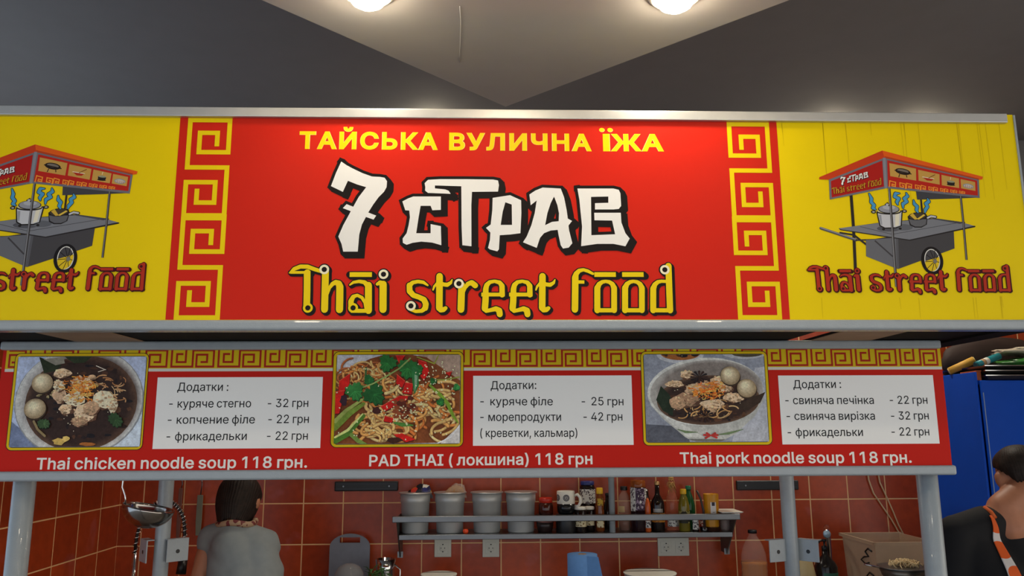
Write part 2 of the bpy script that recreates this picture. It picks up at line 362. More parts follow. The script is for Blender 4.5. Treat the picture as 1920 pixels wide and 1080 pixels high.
# outlines of a plain sans lettering: advance | closed outlines
GL={
'(':'273|89,207 101,324 132,441 177,539 236,539 191,428 161,313 151,207 160,115 188,16 236,-96 177,-96 139,-21 111,55 95,131',
')':'273|37,-96 86,18 113,116 122,207 112,313 82,428 37,539 97,539 142,441 173,323 184,207 178,130 161,53 134,-22 97,-96',
',':'188|38,-119 68,71 137,71 84,-119',
'-':'453|337,244 337,188 114,188 114,244',
'.':'188|95,-4 78,-1 63,9 53,24 50,41 53,59 63,73 78,83 95,87 113,83 128,73 138,59 141,41 138,24 128,9 113,-1',
'1':'453|276,509 276,0 212,0 212,448 209,448 86,358 86,427 198,509',
'2':'453|64,0 64,47 234,229 282,282 311,327 320,371 317,397 308,419 293,436 273,449 224,460 196,457 172,447 153,433 139,413 130,390 127,362 66,362 71,405 86,442 111,473 143,496 182,511 225,516 268,511 306,497 337,474 361,445 376,411 381,372 371,318 336,259 267,180 153,60 153,57 389,57 389,0',
'3':'453|218,-7 173,-3 133,10 98,30 70,57 52,91 44,132 109,132 115,107 126,87 144,71 165,59 219,50 275,61 297,74 315,93 325,116 329,145 326,172 316,196 299,217 275,234 242,244 201,248 157,248 157,299 288,448 288,452 70,452 70,509 372,509 372,461 211,278 211,289 264,288 308,276 344,253 371,222 387,186 393,145 387,103 370,66 344,36 309,12 266,-2',
'4':'453|40,105 40,158 247,509 311,509 109,166 109,163 413,163 413,105|282,0 282,121 282,146 282,318 343,318 343,0',
'5':'453|221,-7 178,-2 140,11 108,32 83,60 66,93 60,130 122,130 127,108 138,89 173,60 221,50 250,53 276,64 298,82 314,104 324,131 328,162 324,193 314,221 297,244 275,262 248,273 218,277 167,268 128,246 67,253 96,509 366,509 366,452 151,452 134,301 136,301 178,325 229,334 263,330 294,321 321,306 345,285 364,260 379,231 388,199 391,163 385,117 369,76 343,41 309,15 268,-1',
'7':'453|97,0 323,448 323,452 62,452 62,509 391,509 391,449 165,0',
'8':'453|226,-7 178,-2 136,11 101,33 74,62 57,96 52,135 55,166 65,195 81,220 101,241 125,256 153,265 153,267 119,282 93,308 76,342 70,380 75,417 90,450 114,477 146,498 184,511 226,516 269,511 306,498 337,477 361,450 377,417 382,380 376,342 359,308 333,282 300,267 300,265 327,256 351,241 372,220 387,195 397,166 401,135 395,96 378,62 352,33 317,11 275,-2|226,49 258,52 285,60 307,74 323,91 333,113 337,139 333,165 322,189 305,208 283,223 256,232 226,235 196,232 169,223 147,208 130,189 119,165 115,139 119,113 129,91 145,74 167,60 195,52|226,290 274,300 293,313 307,330 316,351 319,376 316,399 308,420 294,437 275,449 226,460 177,449 159,437 145,420 136,399 133,376 136,351 145,330 159,313 178,300',
':':'188|95,-4 78,-1 63,9 53,24 50,41 53,59 63,73 78,83 95,87 113,83 128,73 138,59 141,41 138,24 128,9 113,-1|95,271 78,274 63,284 53,299 50,316 53,334 63,349 78,359 95,362 113,359 128,349 138,334 141,316 138,299 128,284 113,274',
'A':'480|16,0 201,509 276,509 463,0 395,0 287,302 264,372 232,478 245,478 213,371 191,302 85,0|110,142 110,199 370,199 370,142',
'D':'502|219,0 96,0 96,57 215,57 272,63 318,81 354,110 379,149 394,198 399,255 394,312 379,361 354,399 320,428 275,446 221,452 93,452 93,509 225,509 294,501 353,478 399,441 433,391 455,329 462,255 455,181 433,119 398,68 351,31 291,8|125,509 125,0 60,0 60,509',
'H':'517|60,0 60,509 125,509 125,289 392,289 392,509 457,509 457,0 392,0 392,232 125,232 125,0',
'I':'300|31,0 31,57 118,57 118,452 31,452 31,509 269,509 269,452 183,452 183,57 269,57 269,0',
'P':'445|60,0 60,509 235,509 289,503 332,487 366,462 390,430 404,391 409,348 404,304 390,265 366,233 332,207 289,191 235,186 109,186 109,242 233,242 269,246 297,256 318,272 333,294 342,319 344,348 342,376 333,402 318,423 297,439 268,449 232,452 125,452 125,0',
'T':'449|32,452 32,509 417,509 417,452 257,452 257,0 193,0 193,452',
'a':'389|160,-9 126,-5 94,5 68,22 48,45 35,73 30,108 34,138 43,161 58,179 78,193 125,211 178,220 234,227 265,235 273,243 276,255 276,257 267,297 240,322 196,331 149,322 118,301 100,274 41,291 57,322 79,346 104,364 133,375 194,384 239,379 286,360 306,343 322,320 333,290 337,251 337,0 277,0 277,52 272,52 252,25 215,1|170,45 202,49 228,59 248,74 263,93 272,115 276,138 276,190 259,182 231,176 200,171 175,168 134,159 103,139 95,124 92,105 102,72 130,52',
'c':'396|207,-8 159,-2 117,16 82,46 56,85 40,133 34,187 40,243 56,291 82,330 117,360 159,378 207,384 260,377 305,356 340,322 362,277 303,262 290,289 270,311 242,325 207,330 173,325 145,310 124,287 108,258 99,224 96,187 99,151 108,117 124,89 145,66 173,51 207,46 243,52 271,66 292,89 304,117 363,102 341,56 306,21 261,-1',
'd':'424|195,-8 151,-2 111,16 79,45 55,84 39,133 34,189 39,245 55,293 79,332 112,361 151,378 196,384 228,381 253,373 287,346 306,319 311,319 311,509 372,509 372,0 313,0 313,59 307,59 287,31 252,4 227,-5|205,47 236,51 263,65 284,86 299,115 309,150 312,189 309,229 300,263 284,291 263,312 237,325 205,330 172,325 145,311 124,290 108,261 99,227 96,189 99,151 109,117 124,88 145,66 172,51',
'e':'404|212,-8 161,-2 117,16 82,46 56,85 40,132 34,187 39,242 55,290 81,329 115,359 157,378 205,384 266,374 294,361 319,341 341,315 357,282 368,242 371,194 371,169 75,169 75,221 338,221 310,202 307,237 298,269 283,294 263,314 237,326 205,330 173,326 146,313 125,294 109,270 99,241 96,211 96,178 100,139 110,106 128,80 151,61 179,50 212,46 254,53 285,73 306,105 365,91 353,63 335,39 311,19 283,4 249,-5',
'h':'410|114,227 114,0 53,0 53,509 114,509 114,287 102,287 124,332 152,362 187,379 227,384 264,380 295,369 321,349 341,321 353,285 357,240 357,0 296,0 296,235 290,275 273,304 246,323 210,329 184,326 161,317 141,303 126,283 117,257',
'i':'167|53,0 53,379 114,379 114,0|84,443 67,446 54,455 44,468 41,483 44,499 54,512 67,521 84,524 100,521 114,512 123,499 126,483 123,468 114,455 100,446',
'k':'381|110,137 110,212 121,212 284,379 360,379 184,199 177,199|53,0 53,509 114,509 114,0|294,0 148,186 191,229 372,0',
'l':'189|139,-2 101,3 74,20 58,47 53,84 53,509 114,509 114,99 120,62 130,54 146,52 160,53 170,54 181,3 162,-1',
'n':'410|114,227 114,0 53,0 53,379 112,379 112,287 102,287 124,332 152,362 187,379 227,384 264,380 295,369 321,349 341,321 353,285 357,240 357,0 296,0 296,235 290,275 273,304 246,323 210,329 184,326 161,317 141,303 126,283 117,257',
'o':'415|207,-8 159,-2 117,16 82,46 56,85 40,133 34,187 40,243 56,291 82,330 117,360 159,378 207,384 256,378 299,360 333,330 359,291 376,243 381,187 376,133 359,85 333,46 299,16 256,-2|207,46 242,51 270,66 292,89 307,117 316,151 319,187 316,224 307,258 292,287 270,310 242,325 207,330 173,325 145,310 124,287 108,258 99,224 96,187 99,151 108,117 124,89 145,66 173,51',
'p':'424|53,-143 53,379 112,379 112,319 118,319 137,346 171,373 197,381 229,384 274,378 313,361 345,332 370,293 385,245 390,189 385,133 370,84 346,45 313,16 274,-2 229,-8 198,-5 173,4 138,31 118,59 114,59 114,-143|220,47 253,51 279,66 301,88 316,117 325,151 328,189 325,227 316,261 301,290 280,311 253,325 220,330 188,325 161,312 140,291 125,263 116,229 113,189 116,150 125,115 140,86 162,65 188,51',
'r':'259|53,0 53,379 112,379 112,321 115,321 130,347 152,367 181,380 213,385 229,384 243,384 243,322 230,324 207,326 182,323 159,315 140,301 126,284 117,262 114,237 114,0',
's':'365|182,-8 145,-5 112,3 84,18 62,38 45,63 36,94 94,107 105,79 124,60 150,49 181,45 217,50 244,62 262,81 268,103 265,121 254,136 237,147 212,155 149,170 104,186 72,208 53,237 47,274 51,305 65,332 87,354 115,370 149,381 187,384 223,381 254,372 279,358 299,339 324,290 268,277 258,298 243,316 219,328 187,333 156,329 131,317 114,299 109,277 112,258 124,243 172,223 229,209 275,194 306,171 325,142 331,107 326,75 312,47 290,24 260,6 223,-5',
'u':'410|182,-5 146,-1 115,11 89,31 69,59 57,95 53,139 53,379 114,379 114,144 119,105 137,75 164,56 200,50 226,53 249,62 268,77 283,97 293,122 296,153 296,379 357,379 357,0 298,0 298,92 307,92 286,47 257,17 222,0',
'Ї':'300|31,0 31,57 118,57 118,452 31,452 31,509 269,509 269,452 183,452 183,57 269,57 269,0|222,572 207,575 194,584 185,597 182,612 185,628 194,641 207,650 222,653 238,650 251,641 260,628 263,612 260,597 251,584 238,575|79,572 63,575 50,584 41,597 38,612 41,628 50,641 63,650 79,653 94,650 107,641 116,628 119,612 116,597 107,584 94,575',
'А':'480|16,0 201,509 276,509 463,0 395,0 287,302 264,372 232,478 245,478 213,371 191,302 85,0|110,142 110,199 370,199 370,142',
'В':'456|60,0 60,509 241,509 289,504 329,491 359,469 381,442 394,410 398,374 395,344 387,320 356,286 315,267 315,262 339,257 363,245 385,227 402,203 414,173 418,136 413,100 400,67 377,39 344,18 301,4 247,0|125,57 245,57 296,63 330,80 349,105 355,137 352,161 342,184 327,203 306,218 279,228 248,231 125,231|125,285 238,285 288,296 308,309 323,326 333,348 336,372 330,403 313,429 283,446 240,452 125,452',
'Д':'569|32,-109 32,57 73,57 97,86 117,132 133,199 145,294 162,509 480,509 480,57 537,57 537,-109 475,-109 475,0 94,0 94,-109|147,57 416,57 416,452 221,452 208,294 196,194 176,111 163,80',
'Ж':'668|366,509 366,0 302,0 302,509|18,0 183,265 32,509 110,509 241,283 429,283 559,509 636,509 486,264 650,0 576,0 439,226 229,226 91,0',
'И':'523|463,0 398,0 398,291 399,328 402,384 404,454 416,452 376,381 346,331 321,290 137,0 60,0 60,509 125,509 125,195 124,157 123,108 118,54 110,55 136,107 161,151 180,183 388,509 463,509',
'Й':'523|463,0 398,0 398,291 399,328 402,384 404,454 416,452 376,381 346,331 321,290 137,0 60,0 60,509 125,509 125,195 124,157 123,108 118,54 110,55 136,107 161,151 180,183 388,509 463,509|262,562 236,566 212,575 192,590 177,610 167,633 164,659 208,659 212,637 223,621 241,609 262,606 284,609 301,621 312,637 316,659 361,659 358,633 348,610 333,590 313,575 289,566',
'К':'467|60,0 60,509 125,509 125,287 196,287 362,509 440,509 251,262 449,0 371,0 199,231 125,231 125,0',
'Л':'520|32,0 32,57 45,57 84,66 97,80 107,103 119,181 146,509 460,509 460,0 395,0 395,452 205,452 182,175 170,97 147,42 131,24 109,10 83,3 51,0',
'Н':'517|60,0 60,509 125,509 125,289 392,289 392,509 457,509 457,0 392,0 392,232 125,232 125,0',
'О':'533|267,-7 205,1 150,25 105,63 70,115 48,179 40,254 48,329 70,393 105,445 150,484 205,508 267,516 329,508 384,484 429,445 464,393 486,329 493,254 486,179 464,115 429,63 384,25 329,1|267,53 310,59 349,76 383,105 408,144 425,194 430,254 425,314 408,365 383,404 349,433 310,450 267,456 223,450 184,433 151,404 125,364 109,314 103,254 109,194 125,144 151,105 184,76 223,59',
'С':'510|267,-7 205,1 150,25 104,63 70,115 48,179 40,254 48,329 70,393 104,445 150,484 205,508 267,516 340,504 373,490 402,471 427,447 448,418 463,385 473,348 408,348 389,395 357,428 315,449 267,456 223,450 184,432 150,403 125,364 109,314 103,254 109,194 125,145 151,105 184,76 223,59 267,53 315,60 357,81 389,114 408,160 473,160 463,124 448,91 428,62 402,38 373,19 341,5 305,-4',
'Т':'449|32,452 32,509 417,509 417,452 257,452 257,0 193,0 193,452',
'У':'437|87,0 87,57 122,57 163,65 176,76 185,92 195,116 16,509 87,509 154,357 185,282 209,215 232,149 214,149 248,245 290,357 351,509 420,509 244,84 220,40 204,24 184,11 156,3 121,0',
'Ч':'487|223,190 174,194 132,207 98,229 73,260 58,301 53,352 53,509 117,509 117,353 125,305 149,272 186,253 231,247 272,251 311,261 382,299 382,236 310,203 269,193|362,0 362,509 427,509 427,0',
'Ш':'666|60,509 125,509 125,57 301,57 301,509 365,509 365,57 542,57 542,509 606,509 606,0 60,0',
'Ь':'452|108,308 246,308 295,303 337,289 371,267 397,237 412,200 418,157 412,112 397,73 372,42 337,19 295,5 246,0 60,0 60,509 125,509 125,56 246,56 290,63 325,83 346,115 354,157 350,184 340,207 324,226 303,240 277,248 246,251 108,251',
'а':'389|160,-9 126,-5 94,5 68,22 48,45 35,73 30,108 34,138 43,161 58,179 78,193 125,211 178,220 234,227 265,235 273,243 276,255 276,257 267,297 240,322 196,331 149,322 118,301 100,274 41,291 57,322 79,346 104,364 133,375 194,384 239,379 286,360 306,343 322,320 333,290 337,251 337,0 277,0 277,52 272,52 252,25 215,1|170,45 202,49 228,59 248,74 263,93 272,115 276,138 276,190 259,182 231,176 200,171 175,168 134,159 103,139 95,124 92,105 102,72 130,52',
'в':'392|53,0 53,379 208,379 264,372 307,352 334,320 343,278 339,248 324,226 300,209 270,199 312,185 345,152 355,130 358,102 354,75 343,50 325,29 300,13 269,3 232,0|111,56 232,56 259,59 279,70 291,86 295,108 291,133 279,153 259,165 232,169 111,169|111,220 209,220 239,224 263,234 277,251 282,273 277,294 262,310 239,320 208,324 111,324',
'г':'304|290,379 290,323 114,323 114,0 53,0 53,379',
'д':'427|13,-110 13,56 44,56 65,82 79,116 90,164 98,231 110,379 356,379 356,56 414,56 414,-110 353,-110 353,0 74,0 74,-110|114,56 295,56 295,323 166,323 157,231 143,127 131,87',
'е':'404|212,-8 161,-2 117,16 82,46 56,85 40,132 34,187 39,242 55,290 81,329 115,359 157,378 205,384 266,374 294,361 319,341 341,315 357,282 368,242 371,194 371,169 75,169 75,221 338,221 310,202 307,237 298,269 283,294 263,314 237,326 205,330 173,326 146,313 125,294 109,270 99,241 96,211 96,178 100,139 110,106 128,80 151,61 179,50 212,46 254,53 285,73 306,105 365,91 353,63 335,39 311,19 283,4 249,-5',
'з':'343|171,-4 134,-1 101,8 73,23 51,43 37,67 31,95 94,95 100,76 117,61 142,51 171,47 202,52 227,65 243,84 249,109 243,134 226,154 198,167 163,171 138,171 138,217 163,217 193,221 217,233 233,252 238,276 234,299 220,318 199,330 173,334 145,330 122,319 105,303 99,281 40,281 45,310 59,335 80,356 107,371 138,381 173,384 209,380 239,370 264,353 283,332 294,307 298,279 293,249 277,224 254,207 225,197 225,194 263,183 291,164 307,137 313,104 308,75 294,48 273,26 244,10 210,-1',
'и':'411|358,0 296,0 296,274 293,274 111,0 53,0 53,379 114,379 114,104 118,104 300,379 358,379',
'к':'376|53,0 53,379 114,379 114,215 152,215 288,379 366,379 213,196 368,0 290,0 167,159 114,159 114,0',
'л':'400|6,0 6,56 20,56 48,63 67,86 78,133 84,211 91,379 348,379 348,0 286,0 286,323 149,323 143,189 129,84 115,47 94,21 65,5 27,0',
'м':'535|53,0 53,379 144,379 232,168 246,132 257,100 265,70 273,41 263,41 270,69 278,100 289,132 303,168 390,379 482,379 482,0 421,0 421,197 421,237 422,276 422,315 423,354 430,354 415,300 399,252 377,198 294,0 240,0 156,198 135,252 118,300 102,354 111,354 112,318 113,279 113,238 113,197 113,0',
'н':'409|309,223 309,167 99,167 99,223|114,379 114,0 53,0 53,379|356,379 356,0 295,0 295,379',
'о':'415|207,-8 159,-2 117,16 82,46 56,85 40,133 34,187 40,243 56,291 82,330 117,360 159,378 207,384 256,378 299,360 333,330 359,291 376,243 381,187 376,133 359,85 333,46 299,16 256,-2|207,46 242,51 270,66 292,89 307,117 316,151 319,187 316,224 307,258 292,287 270,310 242,325 207,330 173,325 145,310 124,287 108,258 99,224 96,187 99,151 108,117 124,89 145,66 173,51',
'п':'408|355,379 355,0 294,0 294,323 114,323 114,0 53,0 53,379',
'р':'424|53,-143 53,379 112,379 112,319 118,319 137,346 171,373 197,381 229,384 274,378 313,361 345,332 370,293 385,245 390,189 385,133 370,84 346,45 313,16 274,-2 229,-8 198,-5 173,4 138,31 118,59 114,59 114,-143|220,47 253,51 279,66 301,88 316,117 325,151 328,189 325,227 316,261 301,290 280,311 253,325 220,330 188,325 161,312 140,291 125,263 116,229 113,189 116,150 125,115 140,86 162,65 188,51',
'с':'396|207,-8 159,-2 117,16 82,46 56,85 40,133 34,187 40,243 56,291 82,330 117,360 159,378 207,384 260,377 305,356 340,322 362,277 303,262 290,289 270,311 242,325 207,330 173,325 145,310 124,287 108,258 99,224 96,187 99,151 108,117 124,89 145,66 173,51 207,46 243,52 271,66 292,89 304,117 363,102 341,56 306,21 261,-1',
'т':'325|132,0 132,325 6,325 6,379 319,379 319,325 193,325 193,0',
'у':'389|47,-139 61,-86 71,-87 104,-89 130,-74 151,-36 163,-1 17,379 84,379 165,155 187,87 206,21 184,21 202,87 224,155 305,379 371,379 204,-58 177,-107 139,-136 91,-145 65,-143',
'ф':'477|208,-8 159,-2 117,16 82,46 56,85 40,133 34,187 40,243 56,291 82,330 117,360 159,378 208,384 269,384 318,378 360,360 395,330 421,291 438,243 443,187 438,133 421,85 395,46 360,16 318,-2 269,-8|208,43 269,43 304,48 332,64 354,87 370,117 379,151 382,187 379,225 370,260 354,290 332,314 304,330 269,335 208,335 173,330 145,314 123,290 108,260 98,225 95,187 98,151 108,117 123,87 145,64 173,48|208,-143 208,509 269,509 269,-143',
'ч':'401|198,118 138,127 92,153 62,197 53,258 53,379 114,379 114,258 120,221 138,195 165,180 198,175 264,182 324,199 324,143 285,130 244,122|287,0 287,379 348,379 348,0',
'ш':'572|53,379 114,379 114,56 255,56 255,379 316,379 316,56 458,56 458,379 519,379 519,0 53,0',
'ь':'388|104,244 214,244 256,240 290,228 317,210 337,186 349,156 353,123 349,90 337,61 317,36 290,16 255,4 214,0 53,0 53,379 114,379 114,56 214,56 245,61 270,74 286,95 292,121 286,148 270,169 245,183 214,187 104,187',
'я':'385|332,0 271,0 271,326 184,326 142,322 114,309 98,288 93,259 98,231 114,211 143,198 184,194 298,194 298,142 180,142 115,150 68,174 41,211 32,259 41,308 68,346 115,371 180,379 332,379|85,0 15,0 122,172 190,172',
'і':'167|53,0 53,379 114,379 114,0|84,443 67,446 54,455 44,468 41,483 44,499 54,512 67,521 84,524 100,521 114,512 123,499 126,483 123,468 114,455 100,446',
}

# ------------------------------------------------------------------ room shell (origin on the floor under the viewer)
XL, XR, YB, ZC = -1.905, 3.35, 4.3, 3.42
SOFF = EYE+1.10
def slab(name, a, b, m):
    o = MB().span(a, b).build(name, m); return struct(o)
floor = slab('floor', (-5, -4.2, -.1), (XR+1.6, YB, 0), mat('floor_tiles', (120, 112, 104), .4, 0, .1, 6))
CEILM = mat('grey_ceiling_paint', (132, 132, 132), .85, 0, .02, 9, .06, 300)
ceil = slab('ceiling', (-5, -4.2, ZC), (XR+1.6, YB+.2, ZC+.1), CEILM)
wb = slab('wall_back', (XL-.2, YB, 0), (XR+.2, YB+.15, 2.62), tile_mat('terracotta_tiles', (0, 2), (-.128, EYE-.366)))
wu = slab('wall_back_upper', (XL-3, YB+.002, 2.62), (XR+.2, YB+.15, ZC), CEILM)
wl = slab('wall_left', (XL-.15, 2.75, 0), (XL, YB, 2.5), tile_mat('terracotta_tiles_side', (1, 2), (YB, EYE-.366)))
wr = slab('wall_right', (XR, 2.4, 0), (XR+.15, YB, ZC), mat('warm_plaster', (150, 128, 112), .8, 0, .05, 5))
# dropped plasterboard ceiling, one corner pointing at the kitchen
c0 = Vector((.0664, 2.5528, SOFF)); e1 = Vector((-.647, -.666, 0)).normalized(); e2 = Vector((.721, -.698, 0)).normalized()
sof = MB().prism([c0, c0+e2*3.6, c0+e2*3.6+e1*4.2, c0+e1*4.2], (0, 0, ZC-SOFF-.002)).build('ceiling_dropped', mat('white_ceiling_paint', (192, 189, 186), .8, 0, .02, 9, .05, 300))
struct(sof)
pline = MB()  # thin pale line set just under the dropped ceiling
pth = [(862, 12), (864, 40), (863, 70), (862, 95), (862, 117)]
pline.tube([UZ(a, b, SOFF-.0004) for a, b in pth], .0009, 5)
struct(pline.build('trim_1', mat('pale_line', (214, 212, 208), .8)))

# ------------------------------------------------------------------ downlights
def downlight(x, y, z, label, energy, group='recessed downlights in the dropped ceiling', r=.052, col=(1, .94, .82), size=2.5):
    t = thing('downlight', label, 'ceiling light', (x, y, z), group)
    MB().lathe([(r*1.32, -.0005), (r*1.32, -.006), (r*1.18, -.012), (r, -.012), (r, -.001)], n=40).build('trim_ring', WHITEP, t)
    MB().lathe([(1e-5, -.046), (r*.45, -.043), (r*.78, -.032), (r*.95, -.018), (r, -.008)], n=32).build('lens', mat('lit_lens', (255, 236, 205), .4, 0, 0, emit=70), t)
    lamp_light('downlight_beam', (x, y, z-.062), energy, col, size)
    return t
p = UZ(690, -17, SOFF); downlight(p.x, p.y, SOFF, 'left of the two glowing round downlights at the top edge', 2.6)
p = UZ(1266, -11, SOFF); downlight(p.x, p.y, SOFF, 'right of the two glowing round downlights at the top edge, the brighter one', 4.4)
for x, y, e in ((-.75, .95, 2.5), (.95, .95, 4.5), (.08, 1.3, 2)):
    downlight(x, y, SOFF, 'round downlight in the dropped ceiling nearer the viewer', e)
# kitchen lamps on the upper ceiling, behind the sign
for x, y, e in ((1.9, 4.06, 46), (-.3, 4.06, 26), (2.4, 4.06, 12)):
    downlight(x, y, ZC, 'round kitchen downlight on the upper ceiling behind the sign', e, 'kitchen downlights on the upper ceiling', .07)

# ------------------------------------------------------------------ the big shop sign
YS = 2.0
SX0, SX1 = -1.475, 1.447
zt = lambda y, x=960: U(x, y, YS).z
Z_TOP, Z_PT, Z_PB, Z_BOT = EYE+.8545, EYE+.828, EYE+.2825, EYE+.256
SO = Vector(((SX0+SX1)/2, YS, Z_BOT))
sign = thing('shop_sign', 'long red and yellow street food sign under the ceiling, greek key borders and cart pictures', 'sign', SO)
MB().span((SX0, YS, Z_BOT+.01), (SX1, YS+.03, Z_TOP-.004)).build('panel', mat('sign_yellow', (236, 206, 4), .42, 0, .02, 5, spec=.12), sign, SO)
MB().span((SX0, YS-.012, EYE+.8231), (1.424, YS+.034, EYE+.8495)).build('top_rail', ALU, sign, SO, bevel=.002)
MB().span((SX0, YS-.016, Z_BOT-.003), (SX1+.012, YS+.03, EYE+.2803)).build('bottom_rail', PAINT, sign, SO, bevel=.007)
MB().span((SX1, YS-.003, Z_PB), (SX1+.005, YS+.03, Z_TOP-.006)).build('end_cap', PAINT, sign, SO)

YEL, RED, BLK, WHT = (238, 208, 8), (205, 36, 18), (28, 22, 20), (236, 234, 228)
RX0, RX1 = -.8105, .788; MIR = RX0+RX1
A = Art(YS)
A.poly([(RX0, Z_PB), (RX1, Z_PB), (RX1, Z_PT), (RX0, Z_PT)], RED, metres=True)
A.build('red_field', sign, SO, off=.0006)

# greek key bands
K = lambda pts: [(x/4, 200+y/4) for x, y in pts]
keys = [
 [(1628, 282), (1637, 198), (1502, 198), (1494, 342), (1712, 342), (1729, 104), (1430, 104), (1405, 456), (1704, 456), (1681, 826)],
 [(1478, 633), (1470, 720), (1606, 720), (1616, 568), (1396, 568), (1346, 1206), (1655, 1206), (1632, 1583), (1322, 1583), (1340, 1326), (1564, 1326), (1557, 1485), (1416, 1485), (1424, 1395)],
 [(1683, 826), (1665, 1088), (1438, 1088), (1448, 934), (1588, 934), (1580, 1022)]]
A = Art(YS)
for side in (0, 1):
    A = Art(YS)
    for k in keys:
        P = A.L(K(k))
        # straighten: every run is level or upright on the board
        Q = [list(P[0])]
        for i in range(1, len(P)):
            q = list(P[i])
            if abs(k[i][1]-k[i-1][1]) < abs(k[i][0]-k[i-1][0]): q[1] = Q[-1][1]
            else: q[0] = Q[-1][0]
            Q.append(q)
        if side: Q = [(MIR-x, z) for x, z in Q]
        A.stroke(Q, .0122, YEL, metres=True, cap='square')
    Q = A.L(K([(1385, 826), (1665, 826)])); Q = [((MIR-x) if side else x, Q[0][1]) for x, z in Q]; A.stroke(Q, .0192, YEL, metres=True, cap='flat')
    A.build('key_border', sign, SO, off=.0011)

# headline
GL['Ї'] = '150|22,0 22,509 128,509 128,0|'+'|'.join(' '.join('%d,%d' % (cx+36*math.cos(a*PI/8), 662+36*math.sin(a*PI/8)) for a in range(16, 0, -1)) for cx in (-22, 172))
for s_, a, b in (('ТАЙСЬКА', (560.5, 279.5), (821, 281.7)), ('ВУЛИЧНА', (842, 282), (1109.5, 284)), ('ЇЖА', (1124.5, 284), (1245, 284.3))):
    A = Art(YS)
    for bold, col in ((30, (246, 226, 120)), (24, (242, 212, 10))): text(A, s_, a, b, 36.5, col, bold, 34+(30-bold)*2)
    A.build('headline_word', sign, SO, off=.0011)

# the brush-like title, outlined and cast in black
T6 = lambda pts: [(500+x/4, 200+y/4) for x, y in pts]
T7 = lambda pts: [(900+x/4, 200+y/4) for x, y in pts]
title = [
 (T6([(560, 413), (600, 440), (640, 462), (720, 500), (790, 525), (850, 528), (885, 534), (903, 560), (900, 605), (880, 640), (840, 680), (800, 735), (762, 795), (822, 818), (802, 848), (745, 828), (715, 885), (695, 960), (684, 1088), (575, 1088), (562, 1030), (538, 975), (575, 890), (632, 785), (572, 762), (600, 732), (650, 752), (690, 680), (747, 605), (680, 585), (610, 557), (572, 640), (483, 597), (520, 500)]), None),
 (T6([(1018, 712), (1060, 690), (1100, 675), (1307, 675), (1307, 775), (1243, 778), (1230, 745), (1155, 745), (1140, 830), (1122, 950), (1230, 950), (1230, 882), (1307, 897), (1310, 1040), (1240, 1020), (1160, 1013), (1095, 1022), (1050, 1037), (1022, 1022), (1020, 990), (1050, 950), (1065, 890), (1075, 830), (1070, 780), (1040, 778)]), None),
 (T6([(1185, 575), (1210, 550), (1300, 545), (1500, 545), (1700, 548), (1735, 555), (1742, 590), (1735, 638), (1540, 640), (1535, 740), (1536, 1048), (1468, 1040), (1462, 900), (1460, 598), (1262, 592), (1262, 614), (1340, 622), (1365, 632), (1380, 655), (1210, 648), (1188, 630), (1190, 605)]), None),
 (T7([(95, 685), (160, 675), (225, 665), (308, 703), (310, 800), (303, 950), (225, 960), (148, 965), (142, 1070), (130, 1086), (75, 1072), (60, 1060), (75, 1000), (78, 945), (45, 910), (80, 885), (92, 780)]), T7([(190, 718), (238, 735), (240, 888), (155, 888), (170, 790)])),
 (T7([(370, 660), (415, 630), (470, 608), (605, 615), (630, 680), (650, 780), (658, 840), (690, 858), (663, 893), (668, 930), (692, 1025), (665, 1058), (622, 1065), (605, 1040), (590, 970), (582, 925), (530, 930), (480, 950), (450, 985), (425, 1060), (322, 1018), (350, 975), (385, 890), (410, 800), (425, 705), (380, 740)]), T7([(555, 675), (580, 740), (592, 800), (590, 860), (540, 865), (488, 890), (505, 800), (530, 725)])),
 (T7([(730, 615), (1000, 615), (1040, 625), (1052, 650), (1058, 745), (1040, 768), (1000, 772), (862, 772), (862, 725), (962, 722), (962, 675), (832, 678), (835, 965), (1013, 958), (990, 855), (858, 853), (856, 797), (1055, 797), (1060, 870), (1090, 950), (1122, 990), (1090, 1048), (1000, 1030), (880, 1030), (758, 1047), (765, 900), (755, 800), (745, 700)]), None)]
PXM = YS/F_PX
def title_art(A, xf, k, white=WHT, black=BLK, steps=4):
    """xf maps board metres to board metres, k is its scale"""
    L = [([xf(p) for p in A.L(o)], [xf(p) for p in A.L(h)] if h else None) for o, h in title]
    for o, h in L:
        for i in range(steps):
            t = i/(steps-1)*7.4*PXM*k
            sh = lambda pts: [(x+t, z-t) for x, z in pts]
            for lp in ([o] if not h else [o, h]):
                A.stroke(sh(lp), 12*PXM*k, black, closed=True, metres=True)
    for o, h in L: A.poly(o, white, [h] if h else None, metres=True)
A = Art(YS); title_art(A, lambda p: p, 1); A.build('title_lettering', sign, SO, off=.0011)

# curling Latin lettering: strokes in quarter pixels from (520, 440); kind, points, widths
WS = (240, 232, 196)
def ring(x, y, c=None): return [('r', (x, y), c)]
E_ = [('s', [(1563, 440), (1561, 500), (1556, 555)], 44), ('s', [(1562, 452), (1563, 410), (1570, 380), (1592, 357), (1630, 350), (1668, 360), (1685, 385), (1686, 452)], [40, 38, 34, 26, 22, 28, 36, 38]), ('s', [(1530, 450), (1706, 450)], 25), ('s', [(1545, 552), (1566, 574), (1600, 566), (1640, 556), (1664, 570), (1668, 598)], [20, 24, 26, 34, 42, 42])]
O_ = [('s', [(879, 568), (879, 400)], 42), ('s', [(1005, 568), (1005, 400)], 40), ('s', [(879, 402), (893, 372), (915, 356), (942, 351), (970, 356), (992, 372), (1005, 402)], [42, 32, 26, 22, 26, 32, 40]), ('s', [(866, 568), (1018, 568)], 28), ('s', [(857, 300), (1018, 300)], 33)]
